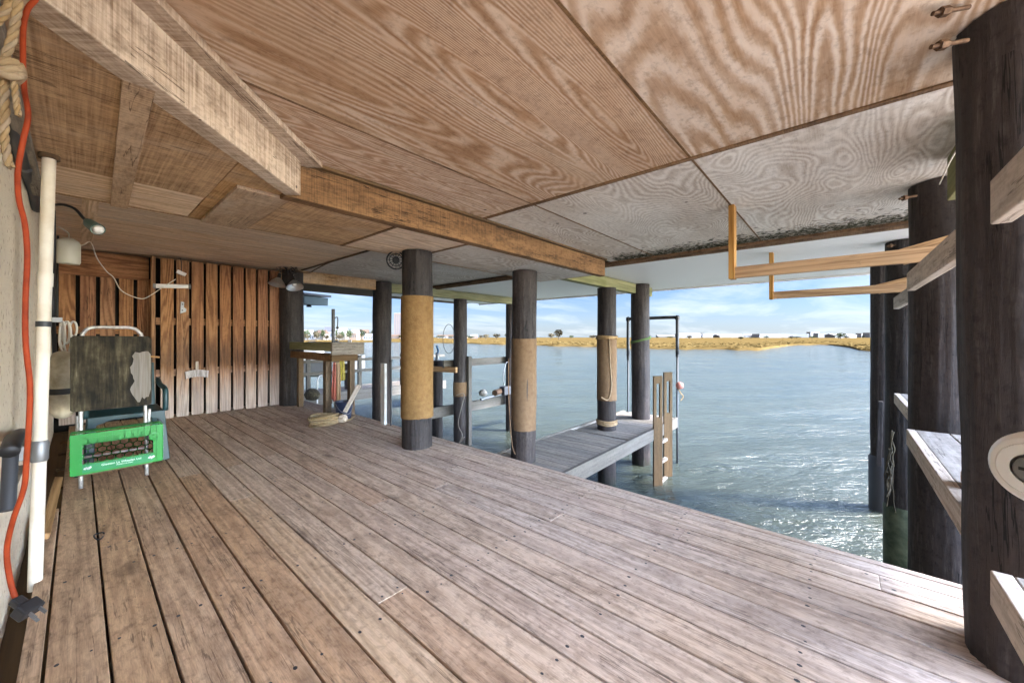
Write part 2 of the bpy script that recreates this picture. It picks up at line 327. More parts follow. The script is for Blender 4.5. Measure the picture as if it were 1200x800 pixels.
# ceiling: plywood panels with battens over the joints
ceil = thing('ceiling', (0, 0, CEIL), None, None, kind='structure')
XB, XS = 2.33, 4.86; J = (-2.45, -.55, .66, 1.82, 2.42)
for j in range(len(J) - 1):
    for x0, x1, mm in ((-.18, XB, 'ply_brown'), (XB, XS, 'ply_pale')):
        g = .002
        if x0 < 0: mm = 'ply_brown' if j >= 2 else 'ply_mid'
        MB().box((x0 + g, J[j] + g, CEIL), (x1 - g, J[j + 1] - g, CEIL + .014), 0).build('plywood_panel', W[mm], ceil)
for y0, y1 in ((-2.45, 2.40),):
    MB().box((XB - .017, y0, CEIL - .009), (XB + .017, y1, CEIL - .001), 1).build('batten', W['beam'], ceil)
for x0, x1 in ((-.1, XB - .02), (XB + .02, XS)):
    for jy in (.66, 1.82): MB().box((x0, jy - .006, CEIL - .004), (x1, jy + .006, CEIL - .001), 0).build('batten', W['beam'], ceil)
MB().box((-4, -2.45, CEIL + .03), (8.26, 9.5, CEIL + 5.5), 0).build('upper_floor_sun_block', W['dark'], ceil)  # unseen solid mass of the house above, added to block the sun
for a in (0, 1):
    MB().box((XS - .01 + a * .055, -.9, CEIL - .03 - .02 * a), (XS + .043 + a * .055, 6.4, CEIL - .001), 1).build('edge_trim', W['beam'], ceil)
# far ceiling beyond the boxed soffit
far = thing('far_ceiling', (0, 4, FARC), None, None, kind='structure')
y = 3.4
for k in range(8):
    yw = (1.22, .62)[k % 2] if k else .9
    if y >= 6.9: break
    MB().box((-.3, y + .003, FARC), (XB - .004, min(y + yw, 6.95) - .003, FARC + .015), 0).build('ceiling_board', W['far_ceiling'], far)
    MB().box((XB + .004, y + .003, FARC), (XS, min(y + yw, 6.95) - .003, FARC + .015), 0).build('ceiling_board', W['ply_pale'], far)
    y += yw
MB().box((XB - .016, 3.42, FARC - .012), (XB + .016, 6.45, FARC - .001), 1).build('batten', W['dark'], far)
MB().box((.02, 3.5, FARC - .02), (.11, 6.5, FARC - .001), 1).build('batten', W['far_ceiling'], far)
MB().box((-.15, 3.45, FARC - .008), (4.6, 3.5, FARC - .001), 0).build('edge_trim', W['far_ceiling'], far)
# white vinyl soffit over the water
vs = thing('white_soffit_ceiling', (6.5, 3, CEIL), None, None, kind='structure')
b = MB()
for k in range(36):
    x0 = XS + .10 + k * .0945; b.box((x0 + .003, -.75, CEIL - .012), (x0 + .0915, 8.6, CEIL - .002), 1)
b.build('soffit_strip', W['vinyl'], vs, bevel=.003, seg=1)
MB().box((8.27, -.75, CEIL - .05), (8.31, 8.6, CEIL + .25), 1).build('fascia', W['white'], vs)
MB().box((XS + .1, -.79, CEIL - .05), (8.31, -.75, CEIL + .25), 0).build('fascia', W['white'], vs)
MB().box((XS + .1, -.75, CEIL - .004), (8.27, 8.6, CEIL + .003), 0).build('soffit_backing', W['grey'], vs)
# boxed soffit with its rough sawn boards
sof = thing('boxed_soffit', (1.5, 2.9, SOFF), 'low boxed soffit of rough sawn boards behind the long brown beam', 'soffit')
YB0, YB1, YS = 2.385, 2.475, 3.42
for x0, x1, y0, y1 in ((.50, .60, YB1, YS), (.60, .85, YB1, YS), (.85, 1.57, YB1, YS), (1.57, 2.29, YB1, YS), (2.29, 3.4, YB1, YS), (3.4, 4.6, YB1, YS)):
    MB().box((x0 + .003, y0, SOFF), (x1 - .003, y1, SOFF + .02), 0).build('soffit_board', W['rough_sawn'] if x0 < 1.2 else W['far_ceiling' if x0 < 2.2 else 'ply_pale'], sof)
MB().prism([(-.18, 1.42), (.40, 1.99), (.50, 2.09), (.50, 2.86), (-.18, 2.86)], SOFF, SOFF + .02).build('soffit_board', W['rough_sawn'], sof)
MB().prism([(.503, 2.09), (.80, 2.39), (.80, 2.47), (.503, 2.47)], SOFF, SOFF + .02).build('soffit_board', W['rough_sawn'], sof)
MB().box((-.18, 2.866, SOFF + .001), (.497, YS, SOFF + .02), 0).build('soffit_board', W['far_ceiling'], sof)
MB().bar((.13, 1.70, SOFF - .012), (.17, 3.40, SOFF - .012), .075, .022).build('cover_strip', W['rough_sawn'], sof)
MB().box((.57, 2.48, SOFF - .02), (.83, YS - .01, SOFF - .001), 1).build('cover_strip', W['rough_sawn'], sof)
for xx in (1.57, 2.29): MB().box((xx - .012, YB1, SOFF - .008), (xx + .012, YS, SOFF - .001), 1).build('cover_strip', W['beam'], sof)
MB().box((-.18, YS - .02, SOFF), (4.6, YS + .02, CEIL), 0).build('back_board', W['rough_sawn'], sof)
MB().box((4.58, YB1, SOFF), (4.6, YS - .02, CEIL), 1).build('end_board', W['rough_sawn'], sof)
# beams
t = tag(MB().box((.775, YB0, 1.87), (4.62, YB1, CEIL - .022), 0, .5).build('ceiling_beam', W['beam'], bevel=.004), 'long brown horizontal beam under the plywood with dark stained top', 'beam')
MB().box((.84, YB0 - .03, CEIL - .02), (4.62, YB1, CEIL - .001), 0).build('ledger_strip', W['dark'], t)
t = tag(MB().bar((.805, 2.36, 1.98), (-.25, 1.30, 1.98), .09, .215, rnd=.6).build('diagonal_beam', W['pale_beam'], bevel=.004), 'pale rough diagonal beam running from the stucco wall to the long brown beam', 'beam')
MB().bar((.90, 2.375, CEIL - .018), (-.20, 1.30, CEIL - .018), .15, .03).build('ledger_strip', W['pale_beam'], t)
t = tag(MB().box((2.05, 6.49, 1.93), (3.62, 6.62, FARC - .004), 0).build('girder', W['rough_sawn'], bevel=.004), 'stained girder from the lamp pile to the grey pile at the deck edge', 'girder')
t = tag(MB().box((3.92, 6.49, 1.91), (8.1, 6.62, CEIL - .02), 0).build('girder', W['green'], bevel=.004), 'algae stained girder resting on the black pile and the grey pile', 'girder')
t = tag(MB().box((4.64, 3.0, 1.90), (7.9, 3.13, CEIL - .02), 0).build('girder', W['green'], bevel=.004), 'algae stained girder on the two piles of the walkway', 'girder')
# mould along the ceiling edge
b = MB()
for k in range(3600):
    yy = rng.uniform(-.6, 2.3); ww = abs(rng.gauss(0, .17)) + .01; r = rng.uniform(.003, .016)
    c = Vector((XS - .012 - min(ww, .62), yy, CEIL - .0012 - k * 4e-7)); n = 7; a0 = rng.random() * 6
    vs_ = [c + Vector((math.cos(a0 + q * .897) * r * rng.uniform(.5, 1.1), math.sin(a0 + q * .897) * r * 1.8 * rng.uniform(.5, 1.1), 0)) for q in range(n)]
    b.add(vs_, [tuple(range(n))], vs_, .5)
b.build('mould_patch', W['mold'], ceil)

# stucco wall
b = MB(); ny, nz = 120, 60
def wob(y, z): return -.185 + .006 * mnoise.noise(Vector((y * 3, z * 3, 0))) + .003 * mnoise.noise(Vector((y * 11, z * 11, 4)))
vs_, fs_ = [], []
for i in range(ny + 1):
    for j in range(nz + 1):
        y = -.2 + i / ny * 7.3; z = -.25 + j / nz * 2.36
        if j == 0: z = -.25
        vs_.append((wob(y, z), y, z))
for i in range(ny):
    for j in range(nz): a = i * (nz + 1) + j; fs_.append((a, a + nz + 1, a + nz + 2, a + 1))
b.add(vs_, fs_, vs_); wall = tag(b.build('stucco_wall', W['stucco'], smooth=True), 'pale rough stucco wall along the side of the deck', 'wall')
MB().box((-.5, -.2, -1.6), (-.215, 7.1, CEIL), 1).build('wall_core', W['stucco'], wall)

# slatted wall
sw = thing('slatted_wall', (1.2, 6.61, 0), 'tall wall of reddish brown vertical slats at the end of the deck', 'wall')
xs = [.70 + k * .154 for k in range(9)]
for k, x0 in enumerate(xs):
    MB().box((x0, 6.60, .005 + .004 * (k % 3)), (x0 + (.127 if k < 8 else .14), 6.632, 2.08), 2).build('slat', W['slat'], sw, bevel=.002)
for z in (.55, 1.22): MB().box((.66, 6.634, z), (2.05, 6.67, z + .09), 0).build('cross_rail', W['slat'], sw)
MB().box((.615, 6.598, .0), (.652, 6.72, 2.09), 2).build('corner_post', W['slat'], sw, bevel=.003)
MB().box((-.2, 6.97, -.1), (2.3, 7.0, 2.12), 2).build('shade_panel', mat('storeroom_shade', (.006, .004, .003), .9)[0], sw)  # near-black sheet standing in for the shade of the store room behind
rec = thing('slatted_gate', (.2, 6.9, 0), 'recessed dark slatted gate with a heavy header board beside the stucco wall', 'gate')
for k in range(5): MB().box((-.145 + k * .163, 6.88, .03), (-.145 + k * .163 + .128, 6.91, 1.82), 2).build('slat', W['slat'], rec, bevel=.002)
for z in (.5, 1.1): MB().box((-.17, 6.912, z), (.6, 6.94, z + .09), 0).build('cross_rail', W['slat'], rec)
MB().box((-.17, 6.84, 1.80), (.612, 6.90, 2.10), 0).build('header', W['slat'], rec, bevel=.003)

# timber piles
def pile(name, x, y, z0, z1, r, label, lean=(0, 0), seg=36, wrap=None, mt='pile', group='round timber piles holding up the house'):
    t = thing(name, (x, y, z0), label, 'pile', group)
    n = max(8, int((z1 - z0) / .08)); prof = [(r, z0 + (z1 - z0) * i / n) for i in range(n + 1)]
    ML = Matrix.Translation((x, y, 0)) @ Matrix(((1, 0, lean[0], 0), (0, 1, lean[1], 0), (0, 0, 1, 0), (0, 0, 0, 1)))
    b = MB(); b.lathe(prof, ML, seg * 2, wob=r * .045, seed=x * 3 + y, crk=r * .07)
    b.build('shaft', W[mt], t, smooth=50)
    for (w0, w1, mm, rr) in (wrap or []):
        prof = [(r + rr, w0 + (w1 - w0) * i / 24) for i in range(25)]; b = MB()
        b.lathe([(r * .96, w0)] + prof + [(r * .96, w1)], ML, seg, wob=.006, seed=x, cap0=False, cap1=False)
        vv = [list(v) for v in b.v]
        for i in range(seg * 2):
            an = i % seg; vv[i][2] += .012 * mnoise.noise(Vector((an * .9, x, 1)))
        b.v = [tuple(v) for v in vv]
        b.build('wrap', W[mm], t, smooth=50)
    return t
pile('timber_pile', 2.18, 3.13, -.3, SOFF - .005, .142, 'dark pile on the deck with a long tan wrap around its middle', wrap=[(.29, 1.455, 'wrap', .013)])
pile('timber_pile', 3.72, 3.05, -2.2, SOFF - .005, .155, 'dark pile at the start of the walkway with a faded brown wrap', lean=(.004, -.004), wrap=[(-.10, 1.04, 'wrap_low', .006)])
pile('timber_pile', 6.0, 3.065, -2.2, 1.90, .155, 'dark pile through the walkway with a mustard wrap tied by rope', wrap=[(-.02, 1.05, 'wrap_low', .012)])
pile('timber_pile', 7.25, 2.98, -2.2, 2.08, .17, 'plain dark pile at the outer end of the walkway behind the ladder', lean=(-.006, .004))
pile('timber_pile', 2.22, 6.55, -.3, 2.09, .165, 'dark pile closing the slatted wall behind the two clamp lamps')
pile('timber_pile', 3.77, 6.55, -2.2, 2.09, .17, 'grey brown pile beyond the deck edge behind the white post', lean=(.008, .004))
pile('timber_pile', 5.72, 6.55, -2.2, 1.91, .15, 'black pile standing in the water with a rusty band', mt='pile')
pile('timber_pile', 7.5, 6.6, -2.2, 1.91, .12, 'slim dark pile standing in the water mostly hidden by the faded wrap')
pile('timber_pile', 2.033, -.488, -.3, 2.095, .165, 'near black pile on the deck at the right with a door knob before it', seg=48, lean=(-.012, .0138))
pile('timber_pile', 3.82, -.52, -2.2, 2.095, .175, 'thick dark pile between the two grey shelf planks')
pile('timber_pile', 5.8, -.50, -2.2, 2.08, .152, 'dark pile in the water with a green metal sleeve at its foot')
pile('timber_pile', 7.6, -.44, -2.2, 2.08, .135, 'outermost dark pile of the rack row with a black sheathed foot')
pile('short_piling', 5.70, 7.36, -2.2, .49, .125, 'short black piling cut off low in the water with a cleat on top', group=None)

# walkway
WZ = -.50
wk = thing('walkway', (5, 2.9, WZ), 'low grey plank walkway over the water from the deck edge', 'walkway')
b = MB(); x = EDGE + .02
while x < 7.6:
    if not (5.42 < x < 5.55): b.box((x, 2.45, WZ - .035 - (.05 if x > 5.5 else 0)), (x + .135, 3.46, WZ - (.03 if x > 5.5 else 0)), 1)
    x += .141
b.build('decking', W['grey'], wk, bevel=.003, seg=1)
W['dockwhite'] = wood('bleached_dock_timber', (.06, .052, .042), (.15, .135, .113), ring=(.3, 8, 8), rings=4, ringamp=.2, fine=(10, 120, 120), tone=.08, stain=(.09, .078, .06), stainamt=.6, rough=.85, bump=.3, dots=4, grit=.4)
MB().box((EDGE + .02, 2.40, WZ - .19), (7.62, 2.445, WZ + .006), 0).build('stringer', W['dockwhite'], wk, bevel=.003)
MB().box((EDGE + .02, 3.465, WZ - .19), (7.62, 3.51, WZ + .006), 0).build('stringer', W['grey'], wk, bevel=.003)
for xx in (5.0, 6.6):
    MB().box((xx, 3.33, -2.2), (xx + .09, 3.42, WZ - .1), 2).build('support_post', W['pile'], wk)

# water
def water():
    m, nt, b = mat('sea_water', (.056, .068, .055), .09, 0, .5); b.inputs['IOR'].default_value = 1.33
    geo = nd(nt, 'ShaderNodeNewGeometry'); pos = geo.outputs['Position']
    def dt(a, c): return nd(nt, 'ShaderNodeVectorMath', {0: pos, 1: (a, c, 0)}, operation='DOT_PRODUCT').outputs['Value']
    def wn(ku, kv, a, det):         # ripples with crests across the wind
        ca, sa = math.cos(a), math.sin(a)
        v = nd(nt, 'ShaderNodeCombineXYZ', {0: mth(nt, 'MULTIPLY', dt(ca, sa), kv), 1: mth(nt, 'MULTIPLY', dt(-sa, ca), ku), 2: 0.0}).outputs[0]
        return noise(nt, v, 1, det, .6, .5)
    h = mth(nt, 'ADD', wn(.7, 2.6, R(46), 5), mth(nt, 'ADD', mth(nt, 'MULTIPLY', wn(3, 10, R(36), 4), .42), mth(nt, 'MULTIPLY', wn(9, 22, R(52), 3), .16)))
    nt.links.new(nd(nt, 'ShaderNodeBump', {'Height': h, 'Strength': 1.0, 'Distance': .12}).outputs[0], b.inputs['Normal'])
    return m
bw_ = MB(); NA, NR = 220, 260; vs_, fs_ = [], []
wr = random.Random(3); waves = [(wr.uniform(-.6, .6) + R(50), 2 * math.pi / lam, amp, wr.random() * 6.3) for lam, amp in ((3.1, .022), (2.2, .02), (1.5, .016), (1.0, .011), (.7, .007), (.5, .006), (.36, .004), (4.5, .02))]
for i in range(NR + 1):
    rr = 1.0 * (3000 / 1.0) ** (i / NR)
    for j in range(NA + 1):
        an = R(-60) + R(245) * j / NA; x, y = rr * math.cos(an), rr * math.sin(an)
        z = 0
        fade = min(1, 40 / rr)
        for (d, k, a, p) in waves:
            if rr * R(245) / NA < 2.0 / k: z += 1.0 * a * fade * math.sin(k * (x * math.cos(d) + y * math.sin(d)) + p + 1.5 * mnoise.noise(Vector((x * .25, y * .25, p))))
        vs_.append((x, y, WATER_Z + z))
for i in range(NR):
    for j in range(NA): a = i * (NA + 1) + j; fs_.append((a, a + NA + 1, a + NA + 2, a + 1))
bw_.add(vs_, fs_, vs_); tag(bw_.build('water', water(), smooth=True), kind='structure')
# ------------------------------------------------------------------ marsh and far shore
W['marsh'] = speck('marsh_ground', (.082, .054, .0185), (.118, .078, .028), .12, .35, .65, 1, 0, spec=0)
W['land'] = speck('far_land', (.05, .05, .03), (.11, .09, .05), .05, .35, .65, 1, 0)
def strawmat():
    m, nt, b = mat('marsh_straw', (.15, .105, .04), 1, 0, 0)
    rn = nd(nt, 'ShaderNodeAttribute', attribute_name='rnd').outputs['Fac']
    nt.links.new(ramp(nt, rn, [(0, (.085, .058, .02)), (.35, (.12, .08, .028)), (1, (.15, .105, .04))]), b.inputs['Base Color']); return m
W['straw'] = strawmat()
SH = [(-900, 400.5), (340, 400.5), (400, 400.5), (470, 401), (560, 402.8), (640, 405), (700, 407), (760, 409), (830, 409.5), (885, 410.6), (905, 408.5), (925, 405), (955, 403.6), (978, 404.5), (990, 407), (1012, 411), (1040, 413.5), (1090, 415.5), (1900, 419)]
def shore_d(px):
    for (a, ya), (c, yc) in zip(SH, SH[1:]):
        if a <= px <= c:
            y = ya + (yc - ya) * (px - a) / (c - a); return 2.49 * 444 / (y - 394) * (1 + .03 * math.sin(px * .21) + .025 * math.sin(px * .083 + 1))
def ground_z(p): return WATER_Z + .28 + .12 * (mnoise.noise(Vector((p.x * .05, p.y * .05, 3))) + .5) + .05 * mnoise.noise(Vector((p.x * .3, p.y * .3, 8)))
b = MB(); pxs = [-900 + 12 * i for i in range(234)]; NT = 26; vs_, fs_ = [], []
for px in pxs:
    d0 = shore_d(px)
    for k in range(NT + 1):
        d = d0 + (560 - d0) * (k / NT) ** 1.8; p = at(px, 394, d); p.z = WATER_Z - .3 if k == 0 else ground_z(p) + (.5 if d > 380 else 0)
        vs_.append(tuple(p))
for i in range(len(pxs) - 1):
    for k in range(NT): a = i * (NT + 1) + k; fs_.append((a, a + NT + 1, a + NT + 2, a + 1))
b.add(vs_, fs_, vs_); tag(b.build('marsh_land', W['marsh'], smooth=True), kind='structure')
b = MB()
for k in range(5000):
    px = rng.uniform(330, 1120); d0 = shore_d(px); d = d0 * (1.03 + abs(rng.gauss(0, .5))) + rng.random() * 2
    if d > 420: continue
    p = at(px, 394, d); p.z = ground_z(p) - .1; h = rng.uniform(.10, .24) * (1 + .5 * mnoise.noise(Vector((p.x * .06, p.y * .06, 1)))); w = rng.uniform(.25, .7); an = rng.uniform(0, 3.14)
    dx, dy = math.cos(an) * w, math.sin(an) * w
    vs_ = [p + Vector((-dx, -dy, 0)), p + Vector((dx, dy, 0)), p + Vector((dx * .6 + rng.uniform(-.2, .2), dy * .6, h)), p + Vector((-dx * .5, -dy * .5 + rng.uniform(-.2, .2), h * rng.uniform(.7, 1)))]
    b.add(vs_, [(0, 1, 2, 3)], vs_)
tag(b.build('marsh_grass', W['straw']), kind='stuff')
# far buildings
def flat(name, c, r=.8): return mat(name, c, r, 0, .2)[0]
BW = [flat('pale_siding', (.27, .262, .245)), flat('cream_siding', (.19, .165, .13)), flat('tan_siding', (.22, .15, .10)), flat('grey_siding', (.13, .14, .15))]
RF = [flat('grey_roof', (.07, .07, .075)), flat('brown_roof', (.10, .065, .045)), flat('pale_roof', (.20, .195, .185))]
GL = flat('dark_window', (.075, .08, .085), .4)
def house(px, ytop, ybase, d, wpx, label, group, wm, rm, rt=.35, name='shore_house', flatroof=False, nwin=4):
    p = at(px, 394, d); w = wpx * d / 444; z0 = CAM_H + (394 - ybase) * d / 444 ; zt = CAM_H + (394 - ytop) * d / 444; z0 = min(z0, WATER_Z + .3) - .3
    hw, dp = w / 2, min(max(w * .6, 5), 14); zr = zt - (zt - WATER_Z) * rt
    if flatroof: zr = zt
    t = thing(name, (p.x, p.y, z0), label, 'building', group)
    M = Matrix.Translation((p.x, p.y, 0)) @ Matrix.Rotation(-LOOK + rng.uniform(-.25, .25), 4, 'Z')
    MB().box((-hw, 0, z0), (hw, dp, zr), 2, M=M).build('wall', wm, t)
    if not flatroof:
        e = hw * 1.08
        MB().add([M @ Vector(v) for v in ((-e, -.3, zr), (e, -.3, zr), (e, dp + .3, zr), (-e, dp + .3, zr), (-e, dp / 2, zt), (e, dp / 2, zt))], [(0, 1, 5, 4), (2, 3, 4, 5), (0, 4, 3), (1, 2, 5), (0, 3, 2, 1)], [(0, 0, 0)] * 6)
        b = MB(); b.add([M @ Vector(v) for v in ((-e, -.3, zr), (e, -.3, zr), (e, dp + .3, zr), (-e, dp + .3, zr), (-e, dp / 2, zt), (e, dp / 2, zt))], [(0, 1, 5, 4), (2, 3, 4, 5), (0, 4, 3), (1, 2, 5), (0, 3, 2, 1)], [(0, 0, 0)] * 6)
        b.build('roof', rm, t)
    else: MB().box((-hw - .2, -.2, zr), (hw + .2, dp + .2, zr + .25), 0, M=M).build('roof', rm, t)
    for k in range(nwin):
        x = -hw + (k + .5) / nwin * w; hh = (zr - z0)
        MB().box((x - w / nwin * .22, -.06, z0 + hh * .45), (x + w / nwin * .22, .02, z0 + hh * .8), 2, M=M).build('window', GL, t)
    return t
for i in range(24):
    px = 346 + i * 4.4 + rng.uniform(-2, 2); house(px, rng.uniform(385.5, 392.5) - (3 if 370 < px < 400 else 0), 399, rng.uniform(205, 300), rng.uniform(7, 12), 'small gabled house among trees on the low hill of the far left shore', 'houses on the far left shore', rng.choice(BW), rng.choice(RF))
for i in range(9):
    house(447 + i * 14 + rng.uniform(-4, 4), rng.uniform(390, 394), 399, rng.uniform(330, 420), rng.uniform(8, 14), 'low house on the far shore behind the golden marsh edge', 'houses in the middle of the far shore', rng.choice(BW[:3]), rng.choice(RF))
x = 772
while x < 1035:
    w = rng.uniform(9, 30)
    house(x + w / 2, rng.uniform(389.6, 392.6) - (1.5 if 930 < x < 970 else 0), 398, rng.uniform(430, 540), w, 'long pale building along the horizon beyond the golden marsh', 'pale buildings beyond the marsh', BW[0] if rng.random() < .8 else BW[1], RF[2], flatroof=rng.random() < .7, nwin=0)
    x += w + rng.uniform(-1, 4)
tw = thing('apartment_tower', tuple(at(466.5, 400, 640)), 'tall tan apartment tower rising alone above the far shore', 'building')
M = Matrix.Translation((at(466.5, 394, 640).x, at(466.5, 394, 640).y, 0)) @ Matrix.Rotation(-LOOK + .15, 4, 'Z')
MB().box((-6.5, 0, -2), (6.5, 12, 39.5), 2, M=M).build('wall', flat('tower_wall', (.14, .105, .085)), tw)
b = MB()
for k in range(11):
    for j in range(3): b.box((-5 + j * 3.7, -.1, 1 + k * 3.4), (-3 + j * 3.7, .05, 2.8 + k * 3.4), 2, M=M)
b.build('window_grid', GL, tw); MB().box((-6.8, -.3, 39.5), (6.8, 12.3, 40.4), 0, M=M).build('parapet', BW[1], tw)
# far trees
def leafmat(n, c1, c2):
    m, nt, b = mat(n, c1, .9, 0, .15); rn = nd(nt, 'ShaderNodeAttribute', attribute_name='rnd').outputs['Fac']
    nt.links.new(ramp(nt, rn, [(0, c1), (1, c2)]), b.inputs['Base Color']); return m
LV = [leafmat('dark_leaves', (.02, .03, .012), (.06, .07, .03)), leafmat('brown_leaves', (.045, .035, .018), (.10, .08, .045))]
BARK = flat('bark', (.08, .065, .05))
protos = []
for q in range(4):
    b = MB()
    for k in range(230):
        v = Vector((rng.gauss(0, 1), rng.gauss(0, 1), rng.gauss(0, 1))).normalized() * rng.random() ** .4
        lump = .75 + .4 * mnoise.noise(v * 1.7 + Vector((q * 5, 0, 0))); p = Vector((v.x * .55 * lump, v.y * .55 * lump, .58 + v.z * .42 * lump)); r = rng.uniform(.035, .1)
        a = Vector((rng.gauss(0, 1), rng.gauss(0, 1), rng.gauss(0, 1))).normalized() * r; c = a.orthogonal().normalized() * r * rng.uniform(.5, 1)
        b.add([p - a, p - c, p + a, p + c], [(0, 1, 2, 3)], [(0, 0, 0)] * 4)
    cm = b.build('crown', LV[q % 2]); tm = MB().tube([(0, 0, -.1), (.01, 0, .35), (.0, .02, .7)], [.05, .035, .012], 6).build('trunk', BARK)
    protos.append((cm.data, tm.data)); bpy.data.objects.remove(cm); bpy.data.objects.remove(tm)
def tree(px, ytop, d, wpx, label, group, q=None):
    p = at(px, 394, d); zt = CAM_H + (394 - ytop) * d / 444; z0 = WATER_Z + .5; q = rng.randrange(4) if q is None else q
    t = thing('tree', (p.x, p.y, z0), label, 'tree', group); w = wpx * d / 444
    for nm, me in zip(('crown', 'trunk'), protos[q]):
        o = bpy.data.objects.new(nm, me); COL.objects.link(o); o.parent = t
    t.scale = (w, w, zt - z0); t.rotation_euler.z = rng.uniform(0, 6)
for i in range(60): tree(rng.uniform(342, 445), rng.uniform(384.5, 392), rng.uniform(190, 310), rng.uniform(6, 12), 'dark tree between the houses on the low hill of the far left shore', 'trees on the far left shore')
for i in range(26): tree(rng.uniform(440, 700), rng.uniform(389.5, 394), rng.uniform(280, 400), rng.uniform(6, 13), 'low dark tree in the distant line behind the golden marsh', 'trees behind the marsh')
for i in range(14): tree(rng.uniform(760, 1035), rng.uniform(392.5, 395), rng.uniform(300, 420), rng.uniform(3, 9), 'small bush before the pale buildings beyond the marsh', 'bushes before the pale buildings')
tree(655, 384.5, 260, 13, 'tallest bare shrub standing above the distant tree line', None, 1)
tree(985, 389.5, 330, 12, 'broad dark bush beside the end of the pale buildings', None, 0)
tree(868, 394, 230, 6, 'dark round bush alone on the golden marsh', None, 2)

# ------------------------------------------------------------------ left wall things
def seg_at(pts): return smoothpts(pts, 5)
W['orange'] = speck('orange_cord', (.20, .03, .01), (.36, .055, .016), 22, .3, .6, .5, .15, .002)
W['rope'] = wood('tan_rope', (.15, .09, .042), (.38, .265, .145), ring=(20, 20, 20), rings=1, ringamp=.1, fine=(60, 120, 120), tone=.05, rough=.95, bump=.6)
W['rope_white'] = wood('white_rope', (.45, .40, .32), (.70, .66, .58), ring=(20, 20, 20), rings=1, ringamp=.1, fine=(60, 120, 120), tone=.05, rough=.95, bump=.5)
W['conduit'] = mat('grey_conduit', (.035, .037, .042), .5)[0]
W['pvc'] = speck('aged_pvc', (.58, .49, .36), (.78, .72, .61), 4, .3, .6, .4, 0)
cp = [at(px, py, .66) for px, py in ((52, -60), (45, -8), (32, 12), (27, 40), (28, 100), (33, 135), (27, 165), (21, 200), (22, 232), (29, 262), (32, 300), (30, 350), (30, 400), (35, 450), (34, 495), (31, 540), (28, 572), (15, 610), (8, 645), (12, 680), (19, 703))]
t = thing('extension_cord', cp[-1], 'orange extension cord hanging down by the stucco wall with a black plug', 'cord')
MB().tube(smoothpts(cp, 6), .0037, 10).build('cable', W['orange'], t, smooth=True)
pl = cp[-1]; dn = Vector((RX * .75, RY * .75, -.55)).normalized()
b = MB(); b.bar(pl - dn * .004, pl + dn * .016, .015, .013); b.bar(pl + dn * .014, pl + dn * .036, .030, .021)
pb = b.build('plug', W['black'], t, bevel=.003)
sidev = dn.cross(Vector((0, 0, 1))).normalized(); upv = sidev.cross(dn)
b = MB(); b.bar(pl + dn * .036 + upv * .005 + sidev * .007, pl + dn * .050 + upv * .005 + sidev * .007, .0018, .006, upv); b.bar(pl + dn * .036 + upv * .005 - sidev * .007, pl + dn * .050 + upv * .005 - sidev * .007, .0018, .006, upv); b.tube([pl + dn * .036 - upv * .006, pl + dn * .052 - upv * .006], .0024, 8)
b.build('prong', W['steel'], pb)
def twist_rope(name, pts, r, m, label, cat='rope', parent=None):
    pts = smoothpts(pts, 14); b = MB(); acc = 0
    for s in range(3):
        out, prev, acc = [], None, 0
        for i, p in enumerate(pts):
            tt = (pts[min(i + 1, len(pts) - 1)] - pts[max(i - 1, 0)]).normalized()
            if prev is None: a = tt.orthogonal().normalized()
            else: a = (prev - tt * prev.dot(tt)).normalized()
            prev = a; bb = tt.cross(a)
            if i: acc += (p - pts[i - 1]).length
            an = acc / (r * 4.2) * 2 * math.pi * .5 + s * 2.094; out.append(p + a * math.cos(an) * r * .52 + bb * math.sin(an) * r * .52)
        b.tube(out, r * .58, 7)
    return tag(b.build(name, m, parent, smooth=True), label, cat)
def thick(ps): 
    return ps
D = .60
rp = twist_rope('hanging_rope', [at(px, py, D) for px, py in ((26, -60), (22, -5), (19, 20), (14, 45), (6, 68), (3, 82))], .0053, W['rope'], 'thick tan twisted rope knotted and hanging at the top of the stucco wall')
b = MB(); kc = at(8, 84, D)
for s in range(3):
    b.tube(smoothpts([kc + Vector((RX, RY, 0)) * (.018 * math.cos(a)) + Vector((FX, FY, 0)) * .012 * math.sin(a) + Vector((0, 0, .006 * math.sin(a * 2 + s) + (s - 1) * .007)) for a in [k * .7 for k in range(10)]], 3), .006, 7)
b.build('knot', W['rope'], rp, smooth=True)
twist_rope('tail', [at(px, py, D) for px, py in ((7, 88), (5, 110), (6, 135), (5, 160), (10, 190), (12, 196))], .0052, W['rope'], None, None, rp)
twist_rope('tail', [at(px, py, D) for px, py in ((15, 86), (17, 100), (19, 118), (22, 136))], .0038, W['rope'], None, None, rp)
twist_rope('tail', [at(px, py, D + .02) for px, py in ((20, -30), (12, 2), (2, 20), (-14, 34))], .0053, W['rope'], None, None, rp)
# PVC pipe
p0, p1 = Vector((-.12, 2.60, -.01)), Vector((-.085, 2.72, SOFF)); t = thing('plastic_pipe', p0, 'white plastic pipe standing against the stucco wall', 'pipe')
MB().tube([p0, p1], .0215, 18).build('pipe_body', W['pvc'], t, smooth=50)
for f in (.595, .305):
    pc = p0.lerp(p1, f + .0); dv = (p1 - p0).normalized()
    if f < .5: MB().tube([pc - dv * .045, pc - dv * .035, pc + dv * .035, pc + dv * .045], [.023, .0275, .0275, .023], 18).build('metal_coupling', W['steel'], t, smooth=40)
    else: MB().tube([pc - dv * .012, pc + dv * .012], .0235, 16).build('strap', W['conduit'], t, smooth=40)
pc = p0.lerp(p1, .305); MB().box(pc + Vector((-.06, -.01, -.03)), pc + Vector((-.02, .01, .03))).build('bracket', W['steel'], t, bevel=.002)
MB().tube([p1 - Vector((0, 0, .02)), p1 - Vector((0, 0, .001))], .034, 14).build('flange', W['dark'], t, smooth=40)
